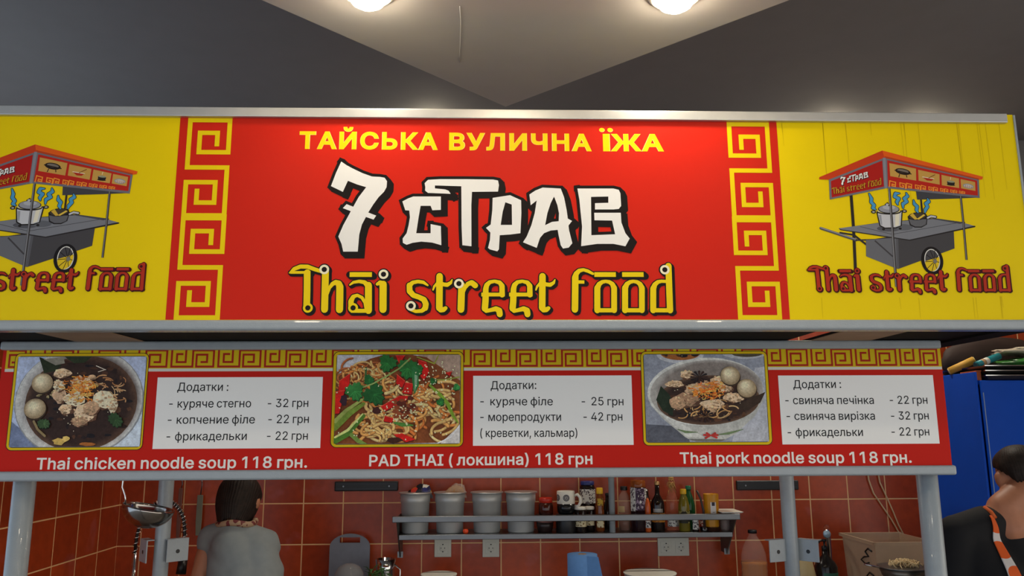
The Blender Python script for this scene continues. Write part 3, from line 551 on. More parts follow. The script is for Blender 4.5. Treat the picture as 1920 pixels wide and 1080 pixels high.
TT = [('s', [(1217, 312), (1216, 420), (1215, 550)], 46), ('s', [(1213, 548), (1225, 566), (1246, 563), (1262, 552)], [40, 34, 34, 26]), ('s', [(1168, 415), (1178, 388), (1204, 362)], [8, 14, 20]), ('s', [(1222, 356), (1245, 374), (1275, 377), (1300, 362), (1311, 338)], [16, 26, 28, 20, 5])]
mv = lambda items, dx: [(k, [(x+dx, y) for x, y in p] if k == 's' else (p[0]+dx, p[1]), w) for k, p, w in items]
script = [('s', [(92, 288), (128, 258), (175, 240), (228, 241), (285, 262), (335, 277), (352, 280)], [6, 26, 28, 28, 26, 24, 22]), ('s', [(98, 284), (250, 284)], 17),
 ('s', [(225, 285), (224, 420), (221, 540)], 46), ('r', (230, 550), 0), ('r', (353, 262), 1), ('s', [(362, 278), (359, 420), (355, 562)], 48),
 ('s', [(378, 450), (392, 400), (415, 370), (440, 358), (462, 368), (470, 395)], [10, 20, 28, 34, 44, 48]), ('s', [(470, 390), (469, 480), (467, 563)], 50),
 ('s', [(543, 300), (710, 300)], 33), ('s', [(545, 378), (572, 358), (615, 351), (655, 358), (682, 385)], [8, 18, 22, 28, 40]), ('s', [(684, 380), (684, 570)], 48), ('s', [(552, 572), (704, 572)], 26),
 ('s', [(555, 556), (553, 500), (570, 466), (600, 455), (635, 472), (658, 510), (668, 555)], [38, 36, 28, 20, 20, 20, 22]), ('r', (569, 550), 0),
 ('r', (797, 298), 1), ('s', [(750, 372), (772, 360), (793, 372)], [20, 30, 44]), ('s', [(794, 372), (793, 562)], 50),
 ('s', [(1128, 380), (1095, 358), (1055, 352), (1015, 360), (993, 382)], [10, 22, 24, 26, 34]), ('s', [(991, 380), (993, 425), (1020, 455), (1065, 470), (1100, 488), (1114, 520), (1110, 552)], [38, 40, 36, 34, 38, 40, 38]), ('s', [(1110, 550), (1085, 572), (1040, 576), (1000, 562)], [36, 26, 22, 20]), ('r', (1002, 535), 1)]
script += TT+[('r', (1362, 368), 1), ('s', [(1383, 380), (1380, 470), (1377, 562)], 48), ('s', [(1396, 440), (1408, 400), (1430, 370), (1458, 360), (1484, 382)], [12, 22, 30, 36, 40])]
script += E_+mv(E_, 208)+mv(TT, 771)
script += [('s', [(2234, 320), (2233, 440), (2231, 562)], 46), ('s', [(2233, 330), (2240, 296), (2262, 272), (2295, 264), (2328, 274), (2366, 294)], [46, 36, 28, 22, 22, 16]), ('s', [(2236, 356), (2302, 356)], 22)]
script += mv(O_, 1520)+mv(O_, 1728)
script += [('s', [(2818, 568), (2818, 405)], 42), ('s', [(2818, 408), (2830, 376), (2852, 356), (2880, 350), (2918, 352)], [42, 32, 26, 22, 20]), ('s', [(2806, 568), (2958, 568)], 28), ('s', [(2932, 235), (2938, 400), (2944, 568)], 44), ('s', [(2895, 241), (2946, 241)], 18), ('r', (2905, 264), 1)]
Q8 = lambda x, y: (520+x/4, 440+y/4)
def script_art(A, xf, k, fill, ring_fill, dot, edge, wide=17, cast=14, grow=4):
    q = PXM/4*k
    def P(pts): return [xf(p) for p in A.L([Q8(*p) for p in pts])]
    scr = [(a, b, ([v+grow for v in c] if isinstance(c, list) else c+grow) if a == 's' else c) for a, b, c in script]
    for t in (0, .5, 1):
        sh = lambda pts: [(x+t*cast*q, z-t*cast*q) for x, z in pts]
        for kd, p, w_ in scr:
            if kd == 's':
                ww = [v+wide for v in w_] if isinstance(w_, list) else [w_+wide]*len(p)
                A.stroke(sh(P(p)), [v*q for v in ww], edge, metres=True, join='round' if len(p) > 2 else 'miter')
            else: A.disc(sh(P([p]))[0], (38+wide/2)*q, edge, metres=True)
    for kd, p, w_ in scr:
        if kd == 's':
            sq = len(p) == 2 and p[0][1] == p[1][1]
            A.stroke(P(p), [v*q for v in w_] if isinstance(w_, list) else w_*q, fill, metres=True, cap='flat' if sq else 'round', join='round' if len(p) > 2 else 'miter')
    for kd, p, w_ in scr:
        if kd == 'r':
            A.disc(P([p])[0], 37*q, ring_fill if w_ else fill, metres=True); A.disc(P([p])[0], 20*q, dot, metres=True)
A = Art(YS); script_art(A, lambda p: p, 1, (236, 206, 16), WS, BLK, BLK); A.build('script_lettering', sign, SO, off=.0011)

# ------------------------------------------------------------------ cart pictures on the two yellow fields
R4 = lambda pts: [(1440+x/4, 200+y/4) for x, y in pts]
def cart_art(dx, dz, clipx=None):
    A = Art(YS)
    mvv = lambda pts: [(x+dx, z+dz) for x, z in A.L(R4(pts))]
    q = PXM/4
    po = lambda pts, c: A.poly(mvv(pts), c, metres=True)
    st = lambda pts, wd, c, **k: A.stroke(mvv(pts), [v*q for v in wd] if isinstance(wd, list) else wd*q, c, metres=True, **k)
    di = lambda c, r, col, ry=None, rot=0: A.disc(mvv([c])[0], r*q, col, ry*q if ry else None, metres=True, rot=rot, n=28)
    # posts behind
    st([(622, 660), (640, 900), (655, 1225)], 24, (46, 40, 36), cap='flat'); st([(1146, 690), (1157, 815)], 15, (50, 40, 34), cap='flat')
    po([(1108, 632), (1440, 660), (1582, 682), (1400, 690), (1118, 698)], (66, 66, 70))
    # handle and struts
    st([(395, 912), (660, 1000)], 22, (84, 84, 88)); st([(395, 908), (655, 994)], 9, (140, 140, 146))
    st([(535, 945), (640, 962)], 14, (50, 48, 48), cap='flat'); st([(640, 960), (740, 1038)], 16, (45, 42, 42), cap='flat'); st([(655, 1002), (800, 998), (930, 978)], 12, (58, 55, 55), cap='flat')
    # body
    po([(733, 1000), (970, 982), (972, 1218), (735, 1122)], (104, 105, 110)); po([(968, 985), (1392, 935), (1398, 1064), (974, 1218)], (70, 68, 70))
    st([(800, 1005), (935, 1125)], 12, (66, 64, 66), cap='flat'); st([(967, 990), (973, 1215)], 18, (88, 88, 92), cap='flat')
    # worktop
    po([(530, 913), (850, 868), (1000, 855), (1235, 838), (1480, 868), (1470, 880), (1556, 896), (1552, 904), (1062, 1006), (540, 926)], (40, 36, 36))
    po([(535, 912), (850, 870), (1000, 858), (1235, 843), (1465, 872), (1545, 894), (1060, 998), (540, 920)], (122, 124, 130))
    st([(690, 900), (930, 958), (1420, 872)], 4, (70, 70, 74)); po([(1205, 838), (1240, 836), (1475, 868), (1440, 880)], (74, 72, 74))
    di((905, 915), 95, (84, 84, 90), 24); di((1010, 905), 80, (96, 98, 104), 26)
    # pot
    po([(812, 792), (1010, 778), (1002, 895), (960, 914), (872, 916), (834, 895)], (36, 32, 30)); po([(822, 800), (1000, 788), (993, 892), (956, 905), (876, 907), (843, 890)], (196, 197, 200))
    po([(955, 800), (985, 798), (980, 890), (952, 898)], (226, 220, 196)); po([(828, 812), (848, 812), (856, 890), (846, 886)], (150, 152, 158))
    di((905, 790), 98, (36, 32, 30), 22); di((905, 784), 92, (205, 196, 150), 18); di((905, 770), 86, (36, 32, 30), 36); di((905, 768), 80, (146, 148, 156), 31); di((905, 756), 50, (172, 174, 180), 18)
    st([(880, 735), (895, 725), (905, 742)], 12, (36, 32, 30)); di((893, 735), 12, (180, 180, 186), 9)
    for hx in ((790, 790), (1022, 784)): di(hx, 20, (36, 32, 30), 14); di(hx, 11, (170, 165, 150), 7)
    for fx in ((865, 920), (990, 915)): di(fx, 12, (36, 32, 30), 9)
    # pan
    po([(1045, 822), (1196, 820), (1190, 885), (1150, 908), (1100, 908), (1062, 890)], (34, 30, 30)); po([(1055, 845), (1188, 845), (1182, 884), (1148, 900), (1102, 900), (1070, 884)], (98, 98, 102))
    di((1120, 822), 76, (30, 26, 24), 32, .1); di((1120, 822), 68, (66, 60, 50), 26, .1); po([(1062, 815), (1085, 798), (1122, 845), (1100, 848)], (206, 170, 60)); po([(1115, 842), (1165, 808), (1178, 815), (1130, 848)], (220, 186, 70))
    st([(1194, 835), (1222, 822), (1256, 828)], 24, (34, 30, 30)); st([(1196, 835), (1222, 822), (1254, 828)], 14, (196, 196, 198))
    # steam
    for pts in ([(757, 652), (775, 690), (772, 715), (795, 740), (785, 760), (805, 772)], [(985, 650), (955, 652), (948, 675), (980, 690), (965, 715), (972, 735)], [(1035, 648), (1045, 672), (1020, 690), (1040, 712), (1010, 730), (1012, 760)], [(1090, 702), (1096, 730), (1118, 750), (1112, 775), (1124, 795)], [(1195, 690), (1205, 712), (1182, 728), (1195, 750), (1178, 775), (1176, 795)]):
        n_ = len(pts); ww = [8]+[24]*(n_-2)+[10]
        st(pts, [v+9 for v in ww], (24, 30, 36), join='round'); st(pts, ww, (74, 150, 196), join='round')
    # wheel
    di((1230, 1155), 88, (26, 22, 22), 112); di((1230, 1152), 62, (216, 214, 206), 90); di((1230, 1152), 55, (70, 68, 70), 83)
    lo = [(1230+55*math.cos(a), 1152+83*math.sin(a)) for a in [-.3+i*(PI+.2)/14 for i in range(15)]]
    po(lo, (222, 190, 30))
    for i in range(9):
        a = i*2*PI/9+.2; st([(1252-14*math.cos(a), 1160-18*math.sin(a)), (1230+54*math.cos(a), 1152+82*math.sin(a))], 5, (26, 22, 22), cap='flat')
    di((1252, 1160), 14, (120, 118, 110), 18)
    # posts in front
    st([(1443, 664), (1467, 900), (1488, 1150)], 17, (60, 52, 46), cap='flat'); st([(1441, 664), (1465, 900), (1486, 1150)], 7, (122, 120, 118), cap='flat')
    st([(908, 612), (930, 900), (962, 1352)], 20, (58, 54, 52), cap='flat'); st([(905, 612), (927, 900), (959, 1352)], 9, (128, 128, 132), cap='flat')
    # canopy
    po([(455, 546), (872, 383), (890, 612), (462, 698)], (112, 110, 118)); po([(870, 383), (1580, 546), (1586, 686), (890, 612)], (112, 110, 118))
    po([(470, 560), (855, 405), (868, 600), (477, 682)], (172, 30, 24)); po([(892, 402), (1566, 556), (1572, 668), (898, 598)], (184, 38, 26))
    po([(856, 330), (384, 530), (383, 546), (455, 548), (872, 384)], (198, 62, 26)); po([(856, 330), (1610, 526), (1606, 546), (1578, 550), (872, 384)], (226, 92, 24)); po([(872, 372), (1580, 540), (1578, 550), (872, 386)], (176, 66, 30))
    st([(870, 384), (882, 612)], 22, (134, 134, 142), cap='flat')
    for qd, ic in (([(908, 424), (1108, 466), (1110, 556), (915, 522)], (1010, 492)), ([(1124, 474), (1284, 508), (1286, 586), (1128, 556)], (1204, 535)), ([(1299, 512), (1430, 540), (1432, 612), (1302, 590)], (1368, 566)), ([(1442, 544), (1551, 566), (1554, 633), (1446, 613)], (1499, 595))):
        po(qd, (196, 152, 74))
    di((1010, 488), 62, (40, 28, 24), 26, -.2); di((1010, 484), 46, (120, 110, 100), 14, -.2); st([(950, 478), (1072, 506)], 8, (40, 28, 24)); st([(985, 508), (980, 528)], 7, (60, 30, 20)); st([(1035, 512), (1040, 530)], 7, (60, 30, 20))
    po([(1155, 528), (1245, 542), (1225, 558), (1190, 555)], (176, 46, 26)); st([(1158, 528), (1242, 542)], 6, (226, 214, 180)); st([(1205, 535), (1250, 512)], 6, (120, 70, 30))
    po([(1340, 560), (1400, 570), (1396, 588), (1344, 582)], (40, 36, 34)); di((1370, 563), 30, (150, 150, 120), 8, -.1); st([(1366, 548), (1368, 530)], 4, (226, 214, 180)); di((1370, 588), 34, (40, 30, 26), 6, -.1)
    di((1500, 597), 44, (150, 150, 146), 20, -.15); di((1500, 597), 34, (196, 190, 182), 13, -.15)
    for i in range(4): st([(1478+i*14, 588+i*3), (1484+i*14, 606+i*2)], 4, (170, 90, 60))
    # little key band
    nK = 13; x = 905.0; wk = 66.0; f = .93
    for i in range(nK):
        h0 = 52*(f**i); wk_ = wk*(f**i)
        g = lambda u, v: (x+u*wk_, 545+(x-905)*.147+u*wk_*.147+8+v*h0)
        st([g(.62, .52), g(.36, .48), g(.34, .74), g(.74, .76), g(.76, .16), g(.1, .06), g(.06, .9)] if i % 2 == 0 else [g(.55, .46), g(.72, .5), g(.7, .78), g(.28, .74), g(.26, .14), g(.94, .2), g(.96, .92)], 7*(f**i)+1, (238, 150, 50), cap='square')
        x += wk_
    # small lettering on the canopy's left side
    base = A.L([(625, 472), (1185, 472)])
    def xf1(p):
        u = (p[0]-base[0][0])/(base[1][0]-base[0][0]); v = (p[1]-base[0][1])/(base[1][0]-base[0][0])
        return mvv([(545+u*208-v*8, 592-u*58-v*212)])[0]
    title_art(A, xf1, .092*4/4, steps=2)
    b2 = A.L([Q8(90, 590), Q8(2965, 590)])
    def xf2(p):
        u = (p[0]-b2[0][0])/(b2[1][0]-b2[0][0]); v = (p[1]-b2[0][1])/(b2[1][0]-b2[0][0])
        return mvv([(478+u*368-v*12, 662-u*74-v*395)])[0]
    script_art(A, xf2, .125, (214, 158, 40), (214, 158, 40), (40, 22, 16), (60, 20, 14), wide=14, cast=8)
    if clipx: A.p = [q_ for q_ in A.p]
    return A
pk = Art(YS).L([(1653.75, 282.5), (66.2, 271.0)])
for i, (dx, dz) in enumerate(((0, 0), (pk[1][0]-pk[0][0], pk[1][1]-pk[0][1]))):
    cart_art(dx, dz).build('cart_picture', sign, SO, off=.0008)
    A = Art(YS)
    b0 = A.L([Q8(90, 588), Q8(2965, 588)]); tgt = A.L([(1518.5, 546.5), (1894.5, 546.8)]) if i == 0 else [(q[0]+dx, q[1]+dz) for q in A.L([(1518.5, 546.5), (1894.5, 546.8)])]
    k = (tgt[1][0]-tgt[0][0])/(b0[1][0]-b0[0][0])
    script_art(A, lambda p: (tgt[0][0]+(p[0]-b0[0][0])*k, tgt[0][1]+(p[1]-b0[0][1])*k), k, (176, 48, 26), (176, 48, 26), (70, 16, 12), (66, 12, 14), wide=22, cast=10)
    A.build('script_lettering', sign, SO, off=.0016)
# dried drip marks on the yellow field at the right
random.seed(5)
for i in range(26):
    x = random.choice((1460, 1500, 1545, 1590, 1630, 1690, 1725, 1795, 1830, 1850, 1870, 1880))+random.uniform(-6, 6); y0 = random.choice((229, 229, 229, 555, 570))+random.uniform(0, 4)
    y1 = min(597, y0+random.uniform(14, 150)); lean = (x-918)/7700
    A = Art(YS); A.stroke([(x, y0), (x+lean*(y1-y0)+random.uniform(-1, 1), y1)], [.0012, .0006], (206, 176, 6), cap='flat'); A.build('drip_mark', sign, SO, off=.0004)

# ------------------------------------------------------------------ menu board
YM = 2.3
MX0, MX1 = -1.384, 1.354
MO = Vector(((MX0+MX1)/2, YM, EYE-.130))
menu = thing('menu_board', 'long red menu board with three dish photos and white price panels below the shop sign', 'menu board', MO)
ZM = dict(bot=EYE-.130, pb=EYE-.1025, pt=EYE+.2375, top=EYE+.2625)
MB().span((MX0, YM, ZM['bot']+.004), (MX1, YM+.02, ZM['top']-.004)).build('panel', mat('menu_red', (200, 30, 16), .45, 0, .02, 5, spec=.12), menu, MO)
MB().span((MX0, YM-.02, EYE+.2354), (MX1-.006, YM+.03, EYE+.2604)).build('top_rail', PAINT, menu, MO, bevel=.006)
MB().span((MX0, YM-.016, ZM['bot']), (MX1+.004, YM+.03, ZM['pb'])).build('bottom_rail', PAINT, menu, MO, bevel=.006)
A = Art(YM)
MY = (214, 184, 14)
bx1 = U(1765, 680, YM).x
zb = [U(960, v, YM).z for v in (689.5, 694.8)]
A.poly([(MX0+.01, zb[0]), (bx1, zb[0]), (bx1, ZM['pt']), (MX0+.01, ZM['pt'])], MY, metres=True)
A.poly([(MX0+.01, zb[1]), (bx1, zb[1]), (bx1, zb[0]), (MX0+.01, zb[0])], (216, 212, 200), metres=True)
hk = ZM['pt']-zb[0]; per = .1335; x = U(281, 670, YM).x-per*3.02
zz = lambda v: ZM['pt']-hk*v
while x < bx1-.02:
    X = lambda u: x+u*per
    c = (170, 34, 16); wv = .0058
    ok = [p for p in ()]
    for run in ([(-.02, .04), (.385, .04), (.385, .9), (.02, .9), (.02, .27), (.245, .27), (.245, .66), (.13, .66)], [(.79, .04), (.79, .66), (.60, .66), (.60, .24), (.71, .24)], [(.49, .05), (.49, .9), (.94, .9), (.94, .04), (1.02, .04)]):
        pts = [(min(bx1-.012, max(MX0+.02, X(u))), zz(v)) for u, v in run]
        if abs(pts[0][0]-pts[-1][0]) > .004 or abs(pts[1][0]-pts[2][0]) > .004: A.stroke(pts, wv, c, metres=True, cap='square')
    x += per
A.build('key_border', menu, MO, off=.0005)

INK = (30, 30, 32)
panels = [([(295.7, 708), (606, 706.5), (600, 840), (286, 842)], [('Додатки :', (332.5, 733), (428, 733)), ('- куряче стегно', (317, 764.5), (470.7, 763.7)), ('- 32 грн', (502, 763.7), (578, 763)), ('- копчение філе', (314.5, 794.7), (477.7, 794)), ('- 22 грн', (503, 793.7), (579, 793)), ('- фрикадельки', (312, 826), (462.5, 825)), ('- 22 грн', (500.5, 825), (577, 824.5))]),
 ([(887, 704.5), (1183.5, 704), (1188.5, 834), (887, 836)], [('Додатки:', (920, 730), (1005.5, 729.5)), ('-', (900.5, 760), (907, 760)), ('куряче філе', (919.5, 760), (1036.5, 760)), ('-', (1090.5, 760), (1097, 760)), ('25 грн', (1109, 760), (1169, 760)), ('- морепродукти', (900.5, 789.5), (1052, 789)), ('- 42 грн', (1094, 789), (1167, 788.5)), ('( креветки, кальмар)', (900.5, 819.5), (1082.5, 819))]),
 ([(1458, 704), (1748.5, 703.5), (1762, 832), (1467.5, 833)], [('Додатки :', (1487.5, 728), (1577, 727.5)), ('- свиняча печінка', (1472.5, 758), (1638.5, 757.5)), ('- 22 грн', (1668.5, 757.5), (1739, 757)), ('- свиняча вирізка', (1475, 787.5), (1640.5, 787)), ('- 32 грн', (1671, 787), (1741.5, 786.5)), ('- фрикадельки', (1477, 818), (1618, 817.5)), ('- 22 грн', (1672, 817), (1742.5, 816.5))])]
def square(P): # four measured corners -> upright rectangle on the board
    xs = sorted(p[0] for p in P); zs = sorted(p[1] for p in P)
    return (xs[0]+xs[1])/2, (zs[0]+zs[1])/2, (xs[2]+xs[3])/2, (zs[2]+zs[3])/2
for rect, lines in panels:
    A = Art(YM); r = square(A.L(rect))
    A.poly([(r[0], r[1]), (r[2], r[1]), (r[2], r[3]), (r[0], r[3])], (246, 245, 240), metres=True)
    pp = A.build('price_panel', menu, MO, off=.0006)
    for s_, a, b in lines:
        A = Art(YM); text(A, s_, a, b, 15.2, INK, 2); A.build('price_lettering', pp, MO, off=.0012)
for s_, a, b in (('Thai chicken noodle soup 118 грн.', (67.5, 880.5), (575.7, 877)), ('PAD THAI ( локшина) 118 грн', (692, 874.5), (1111, 870.5)), ('Thai pork noodle soup 118 грн.', (1275, 869.5), (1709.5, 867.8))):
    A = Art(YM); text(A, s_, a, b, 20.6, (244, 238, 228), 15); A.build('dish_caption', menu, MO, off=.0006)

# ------------------------------------------------------------------ dish photos on the menu board
rnd = random.Random(11)
BR = lambda c, k=1.32: tuple(min(248, v*k) for v in c)
def rrect(r, rad, n=6):
    x0, z0, x1, z1 = r; P = []
    for cx, cz, a0 in ((x1-rad, z1-rad, 0), (x0+rad, z1-rad, 90), (x0+rad, z0+rad, 180), (x1-rad, z0+rad, 270)):
        for i in range(n+1):
            a = math.radians(a0+90*i/n); P.append((cx+rad*math.cos(a), cz+rad*math.sin(a)))
    return P
def frame_photo(outer, inner, name):
    A0 = Art(YM); ro, ri = square(A0.L(outer)), square(A0.L(inner))
    g = lambda r, d: (r[0]-d, r[1]-d, r[2]+d, r[3]+d)
    A0.poly(rrect(ro, .016), (24, 20, 18), metres=True); A0.poly(rrect(g(ro, -.0016), .015), (224, 190, 14), metres=True)
    A0.poly(rrect(g(ri, .0016), .010), (24, 20, 18), metres=True); A0.poly(rrect(ri, .008), (200, 205, 215), metres=True)
    ph = A0.build(name, menu, MO, off=.0010)
    return ph, g(ri, -.0004)
class Food(Art):
    def __init__(s, clip, bx, by=640): super().__init__(YM, clip, 1.2e-6); s.bx = bx; s.by = by; s.q = YM/F_PX/4
    def C(s, pts): return [(s.bx+x/4, s.by+y/4) for x, y in pts]
    def P(s, pts, c): s.poly(s.C(pts), BR(c))
    def S(s, pts, wd, c): s.stroke(s.C(pts), [v*s.q for v in wd] if isinstance(wd, list) else wd*s.q, BR(c), join='round' if len(pts) > 2 else 'miter')
    def D(s, c, rx, ry, col, rot=0): s.disc(s.C([c])[0], rx*s.q, BR(col), ry*s.q, n=36, rot=rot)
    def G(s, c, rx, ry, c0, c1, k=.6, n=9, rot=0, sh=(0, 0)):
        for i in range(n):
            u = i/(n-1); q = 1-u*(1-k); s.D((c[0]+sh[0]*u, c[1]+sh[1]*u), rx*q, ry*q, tuple(a+(b-a)*u for a, b in zip(c0, c1)), rot)
    def blob(s, c, rx, ry, col, j=.3, n=11):
        s.P([(c[0]+rx*math.cos(2*PI*k/n)*rnd.uniform(1-j, 1+j*.6), c[1]+ry*math.sin(2*PI*k/n)*rnd.uniform(1-j, 1+j*.6)) for k in range(n)], col)
    def noodle(s, c, r, wd, col, turn=2.2, squash=.6):
        a = rnd.uniform(0, 2*PI); t = rnd.uniform(.6, 1)*turn; n = 9; rr = r*rnd.uniform(.6, 1.2); tilt = rnd.uniform(-.6, .6); P = []
        for i in range(n):
            b = a+t*i/(n-1); x, y = rr*math.cos(b), rr*math.sin(b)*squash
            P.append((c[0]+x*math.cos(tilt)-y*math.sin(tilt)-rr*math.cos(a)*.5, c[1]+x*math.sin(tilt)+y*math.cos(tilt)-rr*math.sin(a)*.3))
        s.S(P, wd, tuple(v*.62 for v in col)); s.S([(x-1, y-2) for x, y in P], wd*.74, col); s.S([(x-2, y-4) for x, y in P], wd*.22, tuple(min(228, v*1.10) for v in col))
    def leaf(s, c, r, ang, col, lobes=3):
        n = 40; P = []
        for k in range(n):
            a = 2*PI*k/n; rad = r*(.62+.30*abs(math.cos(a*lobes/2))+.10*math.cos(a*11))
            P.append((c[0]+rad*math.cos(a+ang), c[1]+rad*math.sin(a+ang)))
        s.P([(x+4, y+6) for x, y in P], tuple(v*.45 for v in col)); s.P(P, col)
        for k in range(5):
            a = ang+(k-2)*.55; s.S([c, (c[0]+r*.75*math.cos(a), c[1]+r*.75*math.sin(a))], 3, tuple(min(200, v*1.35) for v in col))
    def meatball(s, c, r):
        s.D((c[0]+4, c[1]+10), r*1.02, r*.96, (52, 40, 30)); s.G(c, r, r*.93, (124, 106, 80), (192, 180, 150), .35, 10, sh=(-r*.2, -r*.3))
        for i in range(10): s.D((c[0]+rnd.uniform(-.6, .6)*r, c[1]+rnd.uniform(-.6, .6)*r), 3, 2.5, (164, 148, 118))
MEAT = [(176, 146, 118), (190, 164, 134), (158, 126, 98), (202, 178, 150), (140, 108, 84)]
FRY = [(186, 112, 42), (204, 136, 60), (160, 88, 32), (214, 158, 88)]
def meat_grain(f, c, rx, ry):
    for i in range(34):
        a, q = rnd.uniform(0, 2*PI), math.sqrt(rnd.random())*.95; x, y = q*math.cos(a), q*math.sin(a); l = .84-.22*(x*.4+y)+rnd.uniform(-.16, .16)
        f.blob((c[0]+x*rx, c[1]+y*ry), rnd.uniform(5, 15), rnd.uniform(4, 9), tuple(min(240, v*l) for v in (188, 154, 118)), .45, 8)
def soup_fill(f, c, rx, ry, n=1.0):
    for i in range(int(70*n)):
        a, q = rnd.uniform(0, 2*PI), math.sqrt(rnd.random()); f.blob((c[0]+rx*q*math.cos(a), c[1]+ry*q*math.sin(a)), rnd.uniform(10, 40), rnd.uniform(6, 22), rnd.choice([(40, 28, 24), (64, 42, 30), (34, 26, 26), (78, 52, 36), (54, 34, 26), (28, 24, 26)]))
    for i in range(int(26*n)):
        a, q = rnd.uniform(0, 2*PI), rnd.uniform(.2, .9); f.D((c[0]+rx*q*math.cos(a), c[1]+ry*q*math.sin(a)), rnd.uniform(2, 5), rnd.uniform(2, 4), (196, 178, 150))

ph, clip = frame_photo([(28.7, 661.7), (280.5, 662.5), (267.5, 843.7), (11, 845.5)], [(35, 668.7), (274, 668.7), (264, 837.5), (18, 838.7)], 'chicken_soup_photo')
f = Food(clip, 0)
f.P([(40, 100), (1110, 100), (1110, 800), (40, 800)], (150, 160, 182)); f.P([(40, 560), (330, 800), (40, 800)], (96, 106, 130)); f.P([(840, 800), (1110, 480), (1110, 800)], (168, 178, 200))
f.D((598, 452), 464, 400, (120, 122, 124)); f.D((596, 448), 456, 394, (164, 164, 160)); f.G((604, 446), 440, 372, (158, 156, 152), (96, 88, 84), .84, 10, sh=(40, -10)); f.G((612, 462), 402, 344, (74, 54, 42), (46, 32, 27), .86, 6)
soup_fill(f, (612, 462), 380, 320)
f.P([(298, 118), (335, 240), (420, 222), (470, 180)], (36, 42, 26)); f.P([(330, 135), (480, 118), (490, 165), (420, 180)], (120, 116, 104)); f.P([(480, 110), (700, 110), (640, 160), (560, 165)], (40, 48, 30))
for i in range(34): f.noodle((rnd.uniform(740, 930), rnd.uniform(290, 440)), 70, rnd.uniform(5, 10), rnd.choice([(170, 128, 88), (150, 104, 66), (186, 150, 110)]), 1.3)
for i in range(8): f.noodle((rnd.uniform(300, 430), rnd.uniform(395, 430)), 60, 12, (132, 118, 84), 1.0, .3)
for c_, rx, ry in (((470, 240), 70, 34), ((620, 320), 90, 60), ((450, 400), 50, 70), ((560, 430), 80, 60), ((780, 440), 80, 70), ((850, 480), 40, 60), ((640, 540), 90, 70), ((600, 600), 60, 40), ((500, 510), 50, 40), ((690, 500), 60, 50), ((450, 330), 44, 44), ((700, 270), 26, 16)):
    f.blob((c_[0]+4, c_[1]+8), rx, ry, (82, 56, 42)); f.blob(c_, rx, ry, rnd.choice(MEAT), .25, 14)
    meat_grain(f, c_, rx, ry)
for i in range(120): 
    a, q = rnd.uniform(0, 2*PI), rnd.random()**.7; x, y = 610+130*q*math.cos(a), 350+95*q*math.sin(a); b = rnd.uniform(0, PI); f.S([(x, y), (x+26*math.cos(b), y+14*math.sin(b)), (x+34*math.cos(b+.6), y+22*math.sin(b+.6))], rnd.uniform(4, 9), rnd.choice(FRY))
f.meatball((326, 314), 76); f.meatball((270, 505), 78)
f.leaf((335, 618), 50, 0, (48, 66, 40), 2); f.leaf((872, 590), 62, .8, (42, 62, 36), 2)
f.blob((450, 750), 50, 28, (168, 140, 76)); f.blob((500, 730), 30, 20, (190, 160, 90)); f.S([(262, 600), (290, 660), (345, 710)], 16, (120, 104, 72)); f.blob((660, 770), 60, 18, (140, 84, 40))
f.S([(730, 185), (800, 215)], 5, (186, 176, 160)); f.S([(745, 230), (800, 212)], 5, (186, 176, 160))
f.build('print', ph, MO, PHOTO, off=.0024)

ph, clip = frame_photo([(1199.5, 658), (1438.7, 658.7), (1448, 835), (1206.7, 835.5)], [(1206.2, 664.5), (1432, 664.5), (1441.2, 828.7), (1212.5, 828.7)], 'pork_soup_photo')
f = Food(clip, 1180)
f.P([(90, 80), (1070, 80), (1070, 780), (90, 780)], (122, 126, 136)); f.P([(90, 620), (420, 640), (460, 780), (90, 780)], (74, 76, 84)); f.P([(940, 200), (1070, 180), (1070, 780), (760, 780)], (150, 152, 158))
f.D((380, 100), 180, 66, (158, 160, 164)); f.D((380, 92), 150, 50, (140, 84, 42)); soup_fill(f, (380, 92), 130, 30, .25); f.D((860, 92), 170, 40, (158, 160, 164)); f.D((880, 92), 120, 26, (70, 64, 50))
f.P([(130, 380), (160, 480), (250, 580), (420, 720), (470, 745), (700, 745), (800, 690), (940, 560), (1005, 440), (1000, 380)], (152, 152, 146)); f.P([(190, 500), (280, 590), (430, 715), (560, 720), (300, 560)], (168, 168, 162)); f.P([(430, 730), (500, 752), (690, 750), (720, 735)], (96, 96, 92))
f.D((570, 375), 440, 252, (176, 176, 170), .06); f.D((574, 380), 424, 236, (146, 142, 136), .06); f.G((598, 366), 410, 226, (146, 142, 136), (112, 104, 98), .9, 8, .06); f.G((592, 440), 390, 184, (84, 64, 50), (48, 33, 28), .86, 6, .04)
soup_fill(f, (600, 450), 360, 160)
f.P([(235, 335), (200, 440), (250, 520), (325, 560), (330, 470), (300, 400)], (32, 42, 30)); f.P([(1018, 380), (900, 430), (760, 500), (880, 520), (980, 460)], (50, 38, 30))
for i in range(26): f.noodle((rnd.uniform(380, 760), rnd.uniform(480, 560)), 64, rnd.uniform(6, 12), rnd.choice([(170, 128, 80), (150, 100, 58), (186, 150, 104)]), 2.2)
for c_, rx, ry in (((430, 250), 50, 34), ((340, 320), 70, 26), ((420, 440), 100, 56), ((360, 460), 60, 50), ((620, 470), 90, 40), ((660, 300), 60, 40), ((780, 420), 80, 36), ((560, 330), 70, 40), ((480, 360), 70, 40), ((620, 510), 30, 30), ((720, 350), 50, 34)):
    f.blob((c_[0]+4, c_[1]+8), rx, ry, (82, 56, 42)); f.blob(c_, rx, ry, rnd.choice(MEAT), .25, 14)
    meat_grain(f, c_, rx, ry)
